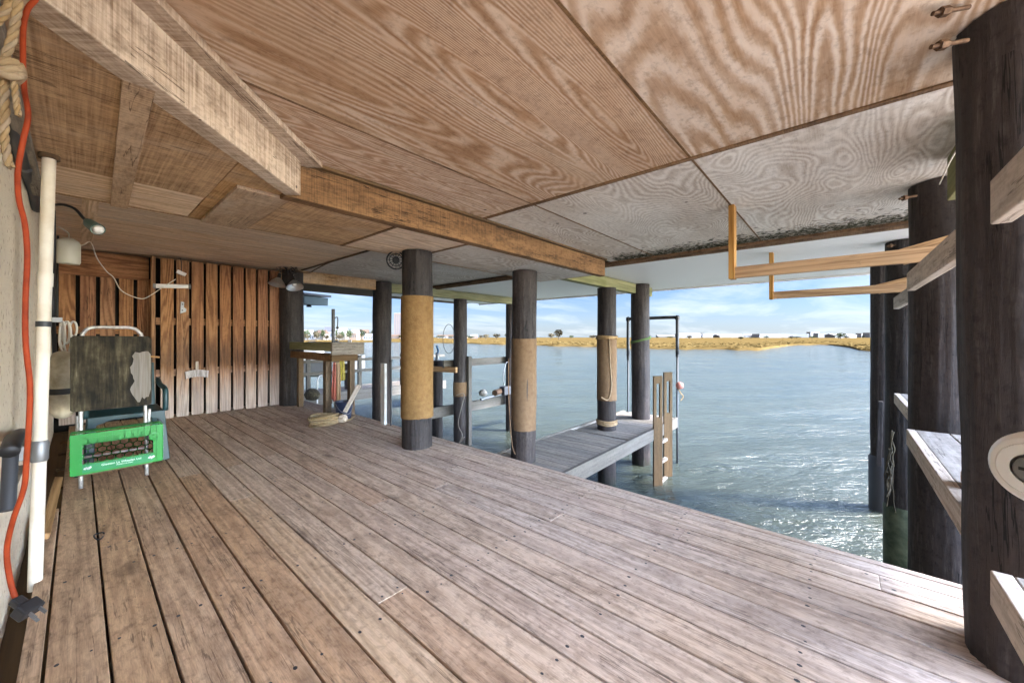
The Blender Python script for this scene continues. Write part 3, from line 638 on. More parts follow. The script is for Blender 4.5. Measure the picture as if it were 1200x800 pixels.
pj = p0.lerp(p1, .70); dv = (p1 - p0).normalized(); MB().tube([pj - dv * .03, pj + dv * .03], .0245, 18).build('coupling', W['pvc'], t, smooth=50)
# grey conduit with clip
cps = [at_x(px, py, -.165) for px, py in ((-4, 95), (10, 130), (18, 165), (28, 195), (37, 220), (43, 245))]
t = tag(MB().tube(smoothpts(cps, 6), .021, 12).build('conduit_pipe', W['conduit'], smooth=True), 'grey conduit running down the top of the stucco wall', 'conduit')
MB().tube([cps[3] + Vector((.0, -.012, .004)), cps[3] + Vector((0, .012, -.004))], .026, 12).build('clip', W['steel'], t, smooth=40)
tag(MB().box((-.165, 1.32, SOFF - .04), (-.125, 3.4, SOFF - .003), 1).build('wall_ledger', W['grey'], bevel=.003), 'thin grey ledger board along the top of the stucco wall under the soffit', 'board')
# black handle with elbow
h0, h1, h2 = at_x(9, 598, -.135), at_x(13, 522, -.135), at_x(26, 508, -.165)
t = thing('black_pipe', h1, 'black pipe with a heavy elbow fixed low on the stucco wall', 'pipe')
MB().tube([h0, h1], .016, 14).build('pipe_body', W['conduit'], t, smooth=50)
MB().tube(smoothpts([at_x(11, 530, -.135), h1, at_x(18, 512, -.14), h2, at_x(30, 520, -.18)], 4), .021, 12).build('elbow', W['black'], t, smooth=True)
MB().box(at_x(8, 575, -.178) - Vector((0, .25, 0)), at_x(30, 545, -.158), 1).build('backing_board', W['grey'], t)
# cables at the far end of the wall
for pts, r, lab in (([(62, 238), (63, 300), (62, 360), (64, 420), (62, 470)], .014, 'thick black cable hanging down the far end of the stucco wall'), ([(66, 232), (68, 270), (67, 330), (67, 372)], .009, 'thin black cable beside the plastic jug on the wall'), ([(58, 215), (60, 240), (59, 262), (56, 290)], .008, 'thin black cable behind the top of the white pipe')):
    tag(MB().tube(smoothpts([at_x(a, c, -.135) for a, c in pts], 6), r, 8).build('wall_cable', W['black'], smooth=True), lab, 'cable')
# gooseneck lamp
W['teal'] = mat('green_enamel', (.07, .13, .115), .45)[0]
ga = [at(64, 240, 2.45), at(75, 240, 2.42), at(88, 245, 2.38), at(97, 255, 2.34), at(103, 260, 2.31)]
t = thing('gooseneck_lamp', ga[0], 'small green gooseneck lamp reaching out from the top of the stucco wall', 'lamp')
MB().tube(smoothpts(ga, 6), .008, 8).build('arm', W['black'], t, smooth=True)
MB().tube([at(102, 259, 2.31), at(105, 262, 2.30), at(115, 269, 2.27)], [.017, .028, .034], 16).build('lamp_shade', W['teal'], t, smooth=40)
MB().tube([at(115, 269, 2.27), at(117, 270.3, 2.265)], [.029, .016], 16).build('bulb', W['white'], t, smooth=True)
MB().box(ga[0] + Vector((-.06, -.03, -.04)), ga[0] + Vector((0, .03, .04))).build('wall_mount', W['black'], t, bevel=.003)
# jug
jc = at(80, 294, 3.5); t = thing('plastic_jug', jc, 'milky plastic jug hanging high at the end of the stucco wall', 'jug')
MB().lathe([(.03, -.125), (.07, -.12), (.078, -.10), (.078, .06), (.07, .09), (.035, .115), (.02, .12)], Matrix.Translation(jc), 20).build('bottle', mat('milky_plastic', (.62, .62, .52), .35)[0], t, smooth=40)
MB().tube(smoothpts([jc + Vector((0, 0, .11)), jc + Vector((.0, .03, .17)), jc + Vector((-.06, .05, .22))], 5), .005, 6).build('hanging_cord', W['rope_white'], t, smooth=True)
cpts = [at_y(90, 288, 5.7), at_y(98, 287, 5.8), at_y(104, 283.5, 5.9), at_y(108, 287, 6.0), at_y(114, 303, 6.1), at_y(125, 318, 6.2), at_y(133, 325, 6.25), at_y(141, 339, 6.3), at_y(152, 346, 6.38), at_y(167, 350, 6.45), at_y(178, 345, 6.5), at_y(190, 337, 6.54), at_y(206, 327, 6.57)]
tag(MB().tube(smoothpts(cpts, 5), .0055, 6).build('slack_cord', W['rope_white'], smooth=True), 'slack white cord drooping from the jug across the slats to the tube light', 'cord')
# coil of white rope on a hook, fender
hk = at(71, 385, 3.05); t = thing('rope_hank', hk, 'hank of white rope hung on the wall above the fender', 'rope')
b = MB()
for k in range(5):
    w, h = rng.uniform(.018, .04), rng.uniform(.12, .30); o = Vector((rng.uniform(-.01, .03), rng.uniform(-.03, .03), .06))
    b.tube(smoothpts([hk + o + Vector((RX * w * math.sin(a) + .01 * k, RY * w * math.sin(a), -h / 2 + h / 2 * math.cos(a))) for a in [q * .524 for q in range(13)]], 3), .007, 6)
b.build('loops', W['rope_white'], t, smooth=True)
MB().box(hk + Vector((-.09, -.02, .05)), hk + Vector((.01, .02, .09))).build('hook', W['steel'], t, bevel=.003)
fc = at(74, 450, 2.97); t = thing('boat_fender', fc, 'dirty white cylindrical boat fender hung beside the weathered board', 'fender')
MB().lathe([(.015, -.27), (.045, -.255), (.066, -.22), (.07, -.1), (.071, .1), (.068, .2), (.05, .245), (.02, .26)], Matrix.Translation(fc), 20, wob=.004).build('fender_body', speck('dirty_vinyl', (.34, .28, .18), (.70, .62, .48), 7, .3, .62, .6, .2), t, smooth=50)
MB().lathe([(.0725, -.075), (.0735, -.06), (.0735, -.045), (.0725, -.03)], Matrix.Translation(fc), 20, cap0=False, cap1=False).build('strap', W['black'], t, smooth=50)
MB().tube(smoothpts([fc + Vector((0, 0, .25)), fc + Vector((-.02, 0, .33)), hk + Vector((0, 0, .04))], 4), .006, 6).build('lanyard', W['rope_white'], t, smooth=True)
# boards lying along the foot of the wall
tag(MB().bar((-.10, 1.2, .012), (-.098, 3.6, .012), .046, .024, rnd=.55).build('kerb_board', W['deck'], bevel=.002), 'long narrow board laid along the foot of the stucco wall', 'board')
tag(MB().bar((-.115, 3.1, .04), (-.09, 4.15, .07), .04, .03, (0.3, 0, 1), rnd=.6).build('loose_board', W['lumber'], bevel=.002), 'short loose board lying against the wall before the green crate', 'board')

# ------------------------------------------------------------------ hand cart with weathered board, crate, chair
W['tube'] = speck('pitted_aluminium', (.30, .28, .26), (.62, .60, .57), 30, .3, .6, .45, .1, .002, .6)
W['rusty'] = speck('rusty_tube', (.05, .028, .018), (.16, .10, .065), 30, .3, .6, .6, .1, .002, .4)
t = thing('folding_cart', (.19, 4.1, 0), 'folding tube cart leaning before the slatted gate with a rusty hoop handle', 'cart')
hoop = [(.015, 4.04, 0), (.015, 4.08, .5), (.02, 4.12, 1.02), (.03, 4.125, 1.10), (.07, 4.13, 1.135), (.17, 4.13, 1.137), (.27, 4.13, 1.135), (.315, 4.125, 1.10), (.33, 4.12, 1.02), (.345, 4.08, .5), (.35, 4.04, 0)]
MB().tube(smoothpts(hoop, 5), .0115, 10).build('hoop_handle', W['tube'], t, smooth=True)
for xx in (.0, .37):
    MB().tube([(xx, 4.10, .50), (xx, 4.38, .015)], .0105, 8).build('rear_leg', W['tube'], t, smooth=True)
    MB().tube([(xx, 4.375, .03), (xx, 4.385, .0)], .018, 10).build('rubber_foot', W['black'], t, smooth=40)
MB().tube([(.0, 4.30, .16), (.37, 4.30, .16)], .008, 8).build('cross_bar', W['tube'], t, smooth=True)
MB().box((.0, 3.93, .112), (.37, 4.07, .12)).build('toe_plate', W['rusty'], t)
def moldboard():
    m, nt, b = mat('mossy_board', (.06, .05, .035), .95)
    f = noise(nt, gvec(nt, (2.5, 26, 26)), 1, 6, .65); f2 = noise(nt, gvec(nt, (7, 9, 9)), 1, 5, .65)
    c = ramp(nt, mth(nt, 'ADD', mth(nt, 'MULTIPLY', f, .6), mth(nt, 'MULTIPLY', f2, .4)), [(.42, (.010, .008, .005)), (.52, (.036, .028, .015)), (.60, (.085, .07, .04)), (.70, (.24, .21, .15))])
    nt.links.new(c, b.inputs['Base Color']); nt.links.new(nd(nt, 'ShaderNodeBump', {'Height': f, 'Strength': .8, 'Distance': .008}).outputs[0], b.inputs['Normal']); return m
W['mossy'] = moldboard()
bd = tag(MB().prism([(-.035, .55), (-.02, .538), (.365, .535), (.38, .55), (.38, 1.05), (.365, 1.07), (-.015, 1.075), (-.035, 1.06)], 0, .022, M=Matrix(((1, 0, 0, 0), (0, 0, -1, 4.085), (0, 1, 0, 0), (0, 0, 0, 1))), ang=R(90)).build('weathered_board', W['mossy'], bevel=.003), 'weathered dark plywood board with a bare grey patch propped on the folding cart', 'board')
poly = [(.27 + .01 * math.sin(k * .9) + rng.uniform(-.006, .006), .92 - k * .021) for k in range(15)] + [(.29 + k * .012, .585 + rng.uniform(-.02, .022)) for k in range(7)] + [(.375, .66), (.373, .75), (.376, .85), (.374, .93)] + [(.36 - k * .012, .945 + rng.uniform(-.014, .012)) for k in range(7)]
MB().prism(poly, 0, .0012, M=Matrix(((1, 0, 0, 0), (0, 0, -1, 4.0625), (0, 1, 0, 0), (0, 0, 0, 1))), ang=R(90)).build('bare_patch', wood('bare_plywood', (.06, .05, .04), (.25, .225, .195), ring=(2, 30, 30), rings=2, ringamp=.1, fine=(4, 90, 90), rough=.9, bump=.6), bd)
MB().bar((.37, 4.07, .915), (.425, 4.06, .905), .012, .012).build('splinter', W['lumber'], bd)
# crate
GR = mat('green_crate_plastic', (.004, .25, .026), .4)[0]; GR2 = mat('green_label_band', (.012, .23, .075), .4)[0]
X0, X1, Z0, Z1, YF, YB = -.03, .425, .125, .40, 3.925, 4.055
t = thing('green_crate', (.2, 3.99, Z0), 'bright green plastic honeycomb crate standing on its side on the cart', 'crate')
b = MB()
for (a0, a1, c0, c1) in ((X0, X1, Z0, Z0 + .008), (X0, X1, Z1 - .03, Z1), (X0, X0 + .05, Z0 + .008, Z1 - .03), (X1 - .05, X1, Z0 + .008, Z1 - .03)): b.box((a0, YF, c0), (a1, YF + .006, c1))
for k in range(13):
    xx = X0 + .03 + k * (X1 - X0 - .06) / 12; b.box((xx - .0018, YF - .006, Z1 - .075 if 0 < k < 12 else Z0), (xx + .0018, YF, Z1))
b.box((X0 + .05, YF + .0005, Z1 - .075), (X1 - .05, YF + .0055, Z1 - .03))
cs = .0255; rows = 5; cols = 8
for r_ in range(rows):
    for c_ in range(cols + (r_ % 2 == 0)):
        cx = X0 + .055 + (c_ + (.5 if r_ % 2 else 0)) * cs * 1.732 * 1.0; cz = Z0 + .085 + r_ * cs * 1.5 * .9
        for k in range(6):
            a0, a1 = R(60 * k + 30), R(60 * k + 90); pa = (cx + cs * math.cos(a0), YF + .003, cz + cs * .9 * math.sin(a0)); pb_ = (cx + cs * math.cos(a1), YF + .003, cz + cs * .9 * math.sin(a1))
            if min(pa[0], pb_[0]) > X0 + .01 and max(pa[0], pb_[0]) < X1 - .01: b.bar(pa, pb_, .0058, .009, (0, 1, 0))
b.build('front_panel', GR, t)
MB().box((X0 + .05, YF - .0015, Z0 + .008), (X1 - .05, YF + .005, Z0 + .062)).build('label_band', GR2, t)
for nm, lo, hi in (('side_panel', (X0 - .006, YF, Z0), (X0, YB, Z1)), ('side_panel', (X1, YF, Z0), (X1 + .006, YB, Z1)), ('bottom_panel', (X0, YF + .007, Z0 - .006), (X1, YB, Z0 - .0005)), ('top_panel', (X0, YF + .05, Z1 + .0005), (X1, YB, Z1 + .006))): MB().box(lo, hi).build(nm, GR, t, bevel=.002)
b = MB()
for k in range(5):
    for xx in (X0 - .009, X1 + .003): b.box((xx, YF + .01, Z0 + .04 + k * .05), (xx + .006, YB - .01, Z0 + .046 + k * .05))
b.build('rib', GR, t)
b = MB(); b.lathe([(.03, 0), (.03, .004), (.022, .005), (.022, .001)], Matrix.Translation((X1 - .045, YF, Z0 + .19)) @ Matrix.Rotation(R(90), 4, 'X'), 16); b.build('round_boss', GR, t)
def text(s, loc, size, rot, m, parent, name='lettering', ext=.0006, align='CENTER'):
    c = bpy.data.curves.new(name, 'FONT'); c.body = s; c.size = size; c.extrude = ext; c.align_x = align; c.align_y = 'CENTER'; c.materials.append(m)
    o = bpy.data.objects.new(name, c); COL.objects.link(o); me = bpy.data.meshes.new_from_object(o.evaluated_get(bpy.context.evaluated_depsgraph_get())); bpy.data.objects.remove(o)
    o = bpy.data.objects.new(name, me); COL.objects.link(o); o.location = Vector(loc) - (parent.location if parent else Vector()); o.rotation_euler = rot; o.parent = parent; return o
INK = mat('white_ink', (.75, .85, .78), .5)[0]
text('Gleeson La Wheelan Ltd', (.21, YF - .0025, Z0 + .043), .020, (R(90), 0, 0), INK, t)
text('PROPERTY OF DAIRY', (.225, YF - .0025, Z0 + .026), .009, (R(90), 0, 0), INK, t)
for xx in (.045, .365):
    b = MB()
    for k in range(5): b.prism([(math.cos(a) * rng.uniform(.005, .011) + (k - 2) * .006, math.sin(a) * rng.uniform(.004, .011) + .004 * math.sin(k * 2)) for a in [q * 1.256 for q in range(5)]], -k * 1e-4, .001, M=Matrix(((1, 0, 0, xx), (0, 0, -1, YF - .0015), (0, 1, 0, Z0 + .036), (0, 0, 0, 1))))
    b.build('printed_mark', INK, t)
# dark green plastic chair
CH = mat('dark_green_plastic', (.012, .045, .05), .4)[0]
t = thing('plastic_chair', (.27, 4.65, 0), 'dark green plastic chair half hidden behind the weathered board and the crate', 'chair')
MB().box((.05, 4.46, .40), (.50, 4.92, .43)).build('seat', CH, t, bevel=.012)
MB().prism([(.05, .43), (.05, .30), (.09, .36), (.18, .395), (.37, .395), (.46, .36), (.50, .30), (.50, .43)], 0, .02, M=Matrix(((1, 0, 0, 0), (0, 0, -1, 4.462), (0, 1, 0, 0), (0, 0, 0, 1)))).build('apron', CH, t, bevel=.003)
for xx, yy, ddx, ddy in ((.075, 4.48, -.02, -.03), (.475, 4.48, .03, -.03), (.075, 4.90, -.02, .04), (.475, 4.90, .02, .04)): MB().bar((xx + ddx, yy + ddy, 0), (xx, yy, .42), .05, .045, (0, 1, 0)).build('leg', CH, t, bevel=.006)
MB().bar((.275, 4.93, .42), (.275, 5.02, .82), .42, .02, (0, 1, 0)).build('backrest', CH, t, bevel=.008)
for xx in (.04, .51): MB().tube(smoothpts([(xx, 4.50, .42), (xx, 4.50, .56), (xx, 4.56, .61), (xx, 4.85, .62), (xx, 5.0, .66)], 4), .02, 8).build('armrest', CH, t, smooth=True)

# ------------------------------------------------------------------ slat wall things
SY = 6.598
a0, a1 = at_y(181, 335.0, SY - .03), at_y(222, 335.6, SY - .03)
t = thing('tube_light', a0, 'white tube light fixture fixed across the slats', 'light')
MB().bar(a0, a1, .03, .052).build('housing', W['white'], t, bevel=.008); MB().tube([a0 + Vector((.02, -.022, 0)), a1 + Vector((-.02, -.022, 0))], .012, 10).build('lamp_tube', mat('frosted_glass', (.8, .82, .84), .2)[0], t, smooth=True)
for p in (a0, a1): MB().tube([p - Vector((.012, 0, 0)), p + Vector((.012, 0, 0))], .032, 12).build('end_cap', W['steel'], t, smooth=40)
p = at_y(212.5, 320, SY - .02); t = tag(MB().bar(p + Vector((-.045, 0, .02)), p + Vector((.045, 0, -.02)), .03, .045).build('junction_box', W['white'], bevel=.004), 'small white box hanging crooked above the tube light', 'box')
MB().tube(smoothpts([p + Vector((0, 0, .02)), p + Vector((.005, .01, .12)), p + Vector((-.01, .015, .2))], 4), .004, 6).build('cord', W['black'], t, smooth=True)
p = at_y(214.5, 361, SY - .006); t = tag(MB().prism([(-.03, -.075), (.03, -.05), (.035, -.01), (.008, .01), (.012, .08), (-.022, .085)], 0, .012, M=Matrix(((1, 0, 0, p.x), (0, 0, -1, p.y + .006), (0, 1, 0, p.z), (0, 0, 0, 1)))).build('metal_bracket', W['steel'], bevel=.002), 'grey metal bracket screwed to a slat below the tube light', 'bracket')
for dx, dz in ((-.005, .05), (-.008, -.03)): MB().tube([p + Vector((dx, -.004, dz)), p + Vector((dx, -.013, dz))], .008, 8).build('screw', W['black'], t)
bc = at_y(231, 438, SY - .03); t = thing('fan_brush', bc, 'grey fan shaped brush hanging by its handle on the slats', 'brush')
n = 14; out = [(-.125 + .25 * k / n, .055 - .0 * k + .02 * math.cos((k / n - .5) * 3.1) - .02) for k in range(n + 1)]; inn = [(-.115 + .23 * k / n + .0, -.05 + .022 * math.cos((k / n - .5) * 3.1) - .012 + .006 * (k % 2)) for k in range(n + 1)]
MB().prism(out + inn[::-1], 0, .035, M=Matrix(((1, 0, 0, bc.x), (0, 0, -1, bc.y + .03), (0, 1, 0, bc.z), (0, 0, 0, 1))), ang=R(90)).build('bristle_head', wood('grey_bristle', (.16, .14, .13), (.46, .42, .40), ring=(8, 60, 60), rings=2, fine=(5, 120, 120), rough=.9, bump=.8), t)
MB().bar(bc + Vector((0, .012, .05)), bc + Vector((0, .015, .17)), .03, .014, (0, 1, 0)).build('handle', W['rail'], t, bevel=.003)
# clamp lamps
SHD = mat('spun_aluminium', (.62, .63, .64), .3, .85)[0]
for (px, py, dd, dr, lab) in ((325.5, 330, 5.72, Vector((-.25, -.1, -1)), 'smaller clamp lamp with silver shade clipped at the top of the slats'), (345, 333, 5.75, Vector((.0, -.45, -1)), 'clamp lamp with wide bright silver shade hanging on the dark pile')):
    c = at(px, py, dd); dr.normalize(); t = thing('clamp_lamp', c, lab, 'lamp', 'clamp lamps'); M = Matrix.Translation(c) @ dr.to_track_quat('Z', 'Y').to_matrix().to_4x4()
    MB().lathe([(.03, -.06), (.05, -.04), (.085, .0), (.115, .05), (.12, .055), (.112, .05), (.08, .0), (.045, -.035)], M, 24, cap0=False, cap1=False).build('lamp_shade', SHD, t, smooth=60)
    MB().lathe([(.02, -.13), (.024, -.12), (.028, -.055), (.02, -.05)], M, 14).build('socket', W['black'], t, smooth=50)
    MB().lathe([(.014, -.05), (.03, -.02), (.034, .0), (.025, .025), (.005, .032)], M, 14).build('bulb', W['white'], t, smooth=True)
    k = c - dr * .12; MB().tube(smoothpts([k, k + Vector((.01, .02, .06)), k + Vector((-.02, .06, .10)), k + Vector((.02, .1, .16))], 4), .006, 6).build('clamp', W['steel'], t, smooth=True)
b = MB()
for k in range(7):
    p = at(330 + k * 2.6, 318 + rng.uniform(-3, 3), 5.75); b.tube(smoothpts([p + Vector((rng.uniform(-.05, .05), rng.uniform(-.04, .04), rng.uniform(-.05, .08))) for q in range(5)], 5), .005, 5)
tag(b.build('tangled_wire', W['black'], smooth=True), 'tangle of black wires at the pile top above the clamp lamps', 'wire')
tag(MB().tube(smoothpts([at_y(345, 318, 6.2), at_y(362, 319.5, 6.0), at_y(369, 316, 5.8), at_y(385, 308, 5.2), at_y(408, 301, 4.8), at_y(440, 292, 4.3), at_y(455, 288, 3.9)], 5), .008, 6).build('ceiling_wire', W['dark'], smooth=True), 'dark wire running along the far ceiling joint to the lamps', 'wire')
# round wire cage fan on the tan wrapped pile
c = at(464, 305, 3.75); t = thing('cage_fan', c, 'small round black cage hung on the left of the tan wrapped pile top', 'fan'); b = MB()
M = Matrix.Translation(c) @ Vector((-.5, -.8, -.1)).to_track_quat('Z', 'Y').to_matrix().to_4x4()
for r_, z in ((.09, 0), (.085, .03), (.06, .045), (.03, .05), (.085, -.03)): b.tube([M @ Vector((r_ * math.cos(a), r_ * math.sin(a), z)) for a in [k * .3142 for k in range(21)]], .004, 5)
for k in range(12): a = k * .5236; b.tube([M @ Vector((.01 * math.cos(a), .01 * math.sin(a), .05)), M @ Vector((.06 * math.cos(a), .06 * math.sin(a), .045)), M @ Vector((.09 * math.cos(a), .09 * math.sin(a), 0)), M @ Vector((.085 * math.cos(a), .085 * math.sin(a), -.03))], .0028, 5)
b.build('cage', W['black'], t); MB().lathe([(.035, -.04), (.035, .02), (.02, .03)], M, 14).build('motor', W['conduit'], t, smooth=50)

# ------------------------------------------------------------------ bench at the deck edge and its things
t = thing('work_bench', (2.35, 5.6, 0), 'rough timber work bench of thick boards at the deck edge before the lamp pile', 'bench')
MB().box((2.14, 4.95, .875), (2.185, 6.5, .985), 1).build('side_board', W['green'], t, bevel=.004)
MB().box((2.50, 4.95, .875), (2.545, 6.5, .985), 1).build('side_board', W['grey'], t, bevel=.004)
MB().box((2.13, 4.90, .83), (2.56, 4.945, .99), 0).build('end_board', W['grey'], t, bevel=.004)
MB().box((2.15, 5.0, .745), (2.20, 6.5, .845), 1).build('lower_board', W['beam'], t, bevel=.004)
MB().box((2.15, 4.955, .745), (2.50, 5.0, .83), 0).build('lower_board', W['dark'], t, bevel=.004)
MB().box((2.19, 4.95, .955), (2.495, 6.5, .98), 1).build('top', W['grey'], t, bevel=.003)
MB().box((2.16, 5.16, .0), (2.24, 5.25, .745), 2).build('leg', W['ladder'], t, bevel=.004); MB().box((2.42, 5.02, .0), (2.49, 5.10, .83), 2).build('leg', W['ladder'], t, bevel=.004)
MB().box((2.2, 6.2, .0), (2.27, 6.28, .745), 2).build('leg', W['ladder'], t, bevel=.004)
g0 = at(390.5, 408, 5.35); t = thing('steel_post', g0, 'dark steel post with a hook chain standing up from the work bench', 'post')
MB().box((g0.x - .018, g0.y - .018, .87), (g0.x + .018, g0.y + .018, 1.455), 2).build('post_body', W['conduit'], t, bevel=.003)
b = MB(); b.tube(smoothpts([(g0.x + .02, g0.y, 1.33), (g0.x + .05, g0.y - .02, 1.34), (g0.x + .055, g0.y - .02, 1.28), (g0.x + .05, g0.y - .02, 1.2)], 4), .007, 6); b.lathe([(.005, -.02), (.018, -.01), (.018, .012), (.004, .02)], Matrix.Translation((g0.x + .05, g0.y - .02, 1.19)), 10); b.build('hook_chain', W['black'], t, smooth=True)
def cloth(name, top, w, L, cols, label):
    b = MB(); nx, nz = 16, 18; vs_ = []
    for j in range(nz + 1):
        f = j / nz
        for i in range(nx + 1):
            u = i / nx - .5; ww = w * (.45 + .55 * f ** .6); p = Vector(top) + Vector((RX * u * ww, RY * u * ww, -L * f * (1 - .12 * abs(u)))) + Vector((FX, FY, 0)) * (.022 * math.sin(u * 17 + f * 2)); vs_.append(p)
    fs_ = [(j * (nx + 1) + i, j * (nx + 1) + i + 1, (j + 1) * (nx + 1) + i + 1, (j + 1) * (nx + 1) + i) for j in range(nz) for i in range(nx)]
    gs_ = [(q % (nx + 1) / nx, q // (nx + 1) / nz, 0) for q in range(len(vs_))]; b.add(vs_, fs_, gs_)
    m, nt_, bs = mat(name + '_fabric', cols[0], .95); a = nd(nt_, 'ShaderNodeSeparateXYZ', {0: nd(nt_, 'ShaderNodeAttribute', attribute_name='g').outputs['Vector']}).outputs[0]
    nt_.links.new(ramp(nt_, a, [(0, cols[0]), (.42, cols[1]), (.62, cols[2])], 'CONSTANT'), bs.inputs['Base Color'])
    o = b.build(name, m, smooth=True); s = o.modifiers.new('thickness', 'SOLIDIFY'); s.thickness = .006; return tag(o, label, 'towel')
cloth('hanging_towel', at(394.5, 424, 5.05), .13, .53, ((.40, .12, .09), (.46, .30, .20), (.30, .20, .12)), 'faded red and tan towel hanging from the work bench')
cloth('hanging_rag', at(401, 422, 5.15), .09, .28, ((.50, .42, .07), (.52, .46, .12), (.40, .33, .08)), 'yellow rag hanging behind the towel on the work bench')
c = at(403, 475, 4.95); c.z = .135; t = thing('dark_bucket', (c.x, c.y, .0), 'dark blue bucket on the deck edge under the work bench', 'bucket')
MB().lathe([(.085, .0), (.11, .22), (.116, .225), (.106, .22), (.082, .01)], Matrix.Translation((c.x, c.y, 0)), 20, cap1=False).build('pail', mat('navy_plastic', (.02, .03, .07), .45)[0], t, smooth=50)
MB().tube(smoothpts([(c.x - .113, c.y, .21), (c.x - .08, c.y - .06, .12), (c.x, c.y - .115, .07), (c.x + .08, c.y - .06, .12), (c.x + .113, c.y, .21)], 4), .004, 6).build('handle', W['steel'], t, smooth=True)
p0, p1 = at(404, 483, 4.75), at(421, 451, 4.9); t = tag(MB().bar(p0, p1, .055, .018, (FX, FY, 0)).build('white_paddle', W['rail'], bevel=.006), 'pale flat paddle leaning against the bench leg', 'paddle')
c = at(392, 480, 4.78); c.z = .06; b = MB()
b.tube(smoothpts([c + Vector((.085 * math.cos(a), .085 * math.sin(a), .02 * math.sin(a * .5))) for a in [k * .5 for k in range(27)]], 3), .011, 8); tag(b.build('hose_coil', W['rope_white'], smooth=True), 'white coil of hose on the deck before the bucket', 'hose')
# pile of old rope with a buoy
c = Vector((2.0, 4.72, 0)); t = thing('rope_pile', c, 'brown coil of old rope and netting with a pale float lying on the deck', 'rope'); b = MB()
for k in range(34):
    r_ = rng.uniform(.07, .15); cz = .02 + rng.random() * .085; ph = rng.random() * 6; tl = rng.uniform(-.25, .25); ax = rng.random() * 6
    b.tube(smoothpts([c + Vector((-.02 + r_ * 1.35 * math.cos(a + ph), r_ * .8 * math.sin(a + ph), max(.008, cz + tl * r_ * math.cos(a - ax)))) + Vector((rng.gauss(0, .006), rng.gauss(0, .006), rng.gauss(0, .004))) for a in [q * .6 for q in range(11)]], 3), rng.uniform(.006, .010), 6)
b.build('coil', wood('old_rope', (.10, .07, .035), (.34, .25, .14), ring=(20, 20, 20), rings=1, ringamp=.1, fine=(50, 90, 90), tone=.3, rough=.95, bump=.6), t, smooth=True)
M = Matrix.Translation(c + Vector((.13, -.11, .065))) @ Matrix.Rotation(R(80), 4, 'X') @ Matrix.Rotation(.5, 4, 'Y'); MB().lathe([(.015, -.05), (.04, -.045), (.048, -.025), (.048, .025), (.04, .045), (.015, .05)], M, 16).build('float', W['rail'], t, smooth=50)
tag(MB().tube(smoothpts([c + Vector((.15, -.05, .03)), c + Vector((.25, 0, .012)), c + Vector((.36, .10, .01)), c + Vector((.45, .22, .01))], 5), .009, 7).build('loose_line', W['rope'], smooth=True), 'loose end of tan line trailing from the rope coil to the deck edge', 'rope')
# white board and black pipe at the deck edge
tag(MB().box((2.43, 4.16, -.2), (2.465, 4.25, .74), 2).build('white_plank', speck('peeling_white_paint', (.62, .62, .60), (.74, .74, .72), 12, .3, .6, .6, .2), bevel=.003), 'white plank standing upright at the deck edge before the grey pile', 'plank')
t = tag(MB().tube([(2.475, 4.09, -.2), (2.475, 4.09, .77)], .013, 10).build('black_stake', W['conduit'], smooth=50), 'thin black pipe standing beside the white plank', 'pipe')
MB().tube([(2.475, 4.09, .765), (2.475, 4.09, .79)], .02, 10).build('cap', W['black'], t, smooth=50)

# ------------------------------------------------------------------ dock timbers beyond the deck
tag(MB().box((5.4, 6.74, .36), (8.3, 6.79, .53), 0).build('dock_rail', W['dockwhite'], bevel=.004), 'upper grey dock rail between the black pile and the faded wrap', 'rail')
tag(MB().box((4.5, 6.78, -.74), (8.6, 6.86, -.51), 0).build('dock_beam', W['dockwhite'], bevel=.005), 'lower bleached dock beam carrying the boat lift motor', 'beam')
tag(MB().bar(at(500, 431.5, 8.9), at(535, 433.5, 8.35), .06, .12).build('dock_board', W['lumber'], bevel=.003), 'short tan board nailed between the short piling and the black pile', 'board')
c = at(585, 459, 9.6); t = thing('lift_motor', c, 'rusty boat lift motor with cable loops on the bleached dock beam', 'motor')
MB().tube([c + Vector((-.22, -.05, 0)), c + Vector((.08, .05, 0))], .075, 14).build('motor_body', W['rusty'], t, smooth=40); MB().box(c + Vector((.10, -.09, -.1)), c + Vector((.36, .1, .12))).build('gear_box', W['conduit'], t, bevel=.02)
MB().tube([c + Vector((-.75, -.1, -.09)), c + Vector((.5, .1, -.06))], .03, 10).build('shaft', W['steel'], t, smooth=50)
MB().tube(smoothpts([c + Vector((.2, 0, .1)), c + Vector((.16, 0, .4)), c + Vector((.26, 0, .72)), c + Vector((.4, 0, .66)), c + Vector((.42, 0, .3)), c + Vector((.38, 0, .05))], 5), .012, 6).build('cable_loop', W['steel'], t, smooth=True)
c2 = at(566, 461, 9.35); MB().lathe([(.05, -.06), (.10, -.03), (.11, .03), (.06, .09), (.02, .11)], Matrix.Translation(c2), 14).build('drum', W['grey'], t, smooth=50)
c = Vector((5.70, 7.36, .49)); t = thing('dock_cleat', c, 'metal cleat with a blue line on the short black piling', 'cleat')
MB().tube([c, c + Vector((0, 0, .10)), c + Vector((0, 0, .16))], [.06, .04, .05], 10).build('cleat_base', W['steel'], t, smooth=40); MB().tube(smoothpts([c + Vector((0, 0, .14)), c + Vector((.02, 0, .24)), c + Vector((-.03, 0, .36))], 4), .022, 7).build('blue_line', mat('blue_rope', (.02, .10, .25), .8)[0], t, smooth=True)
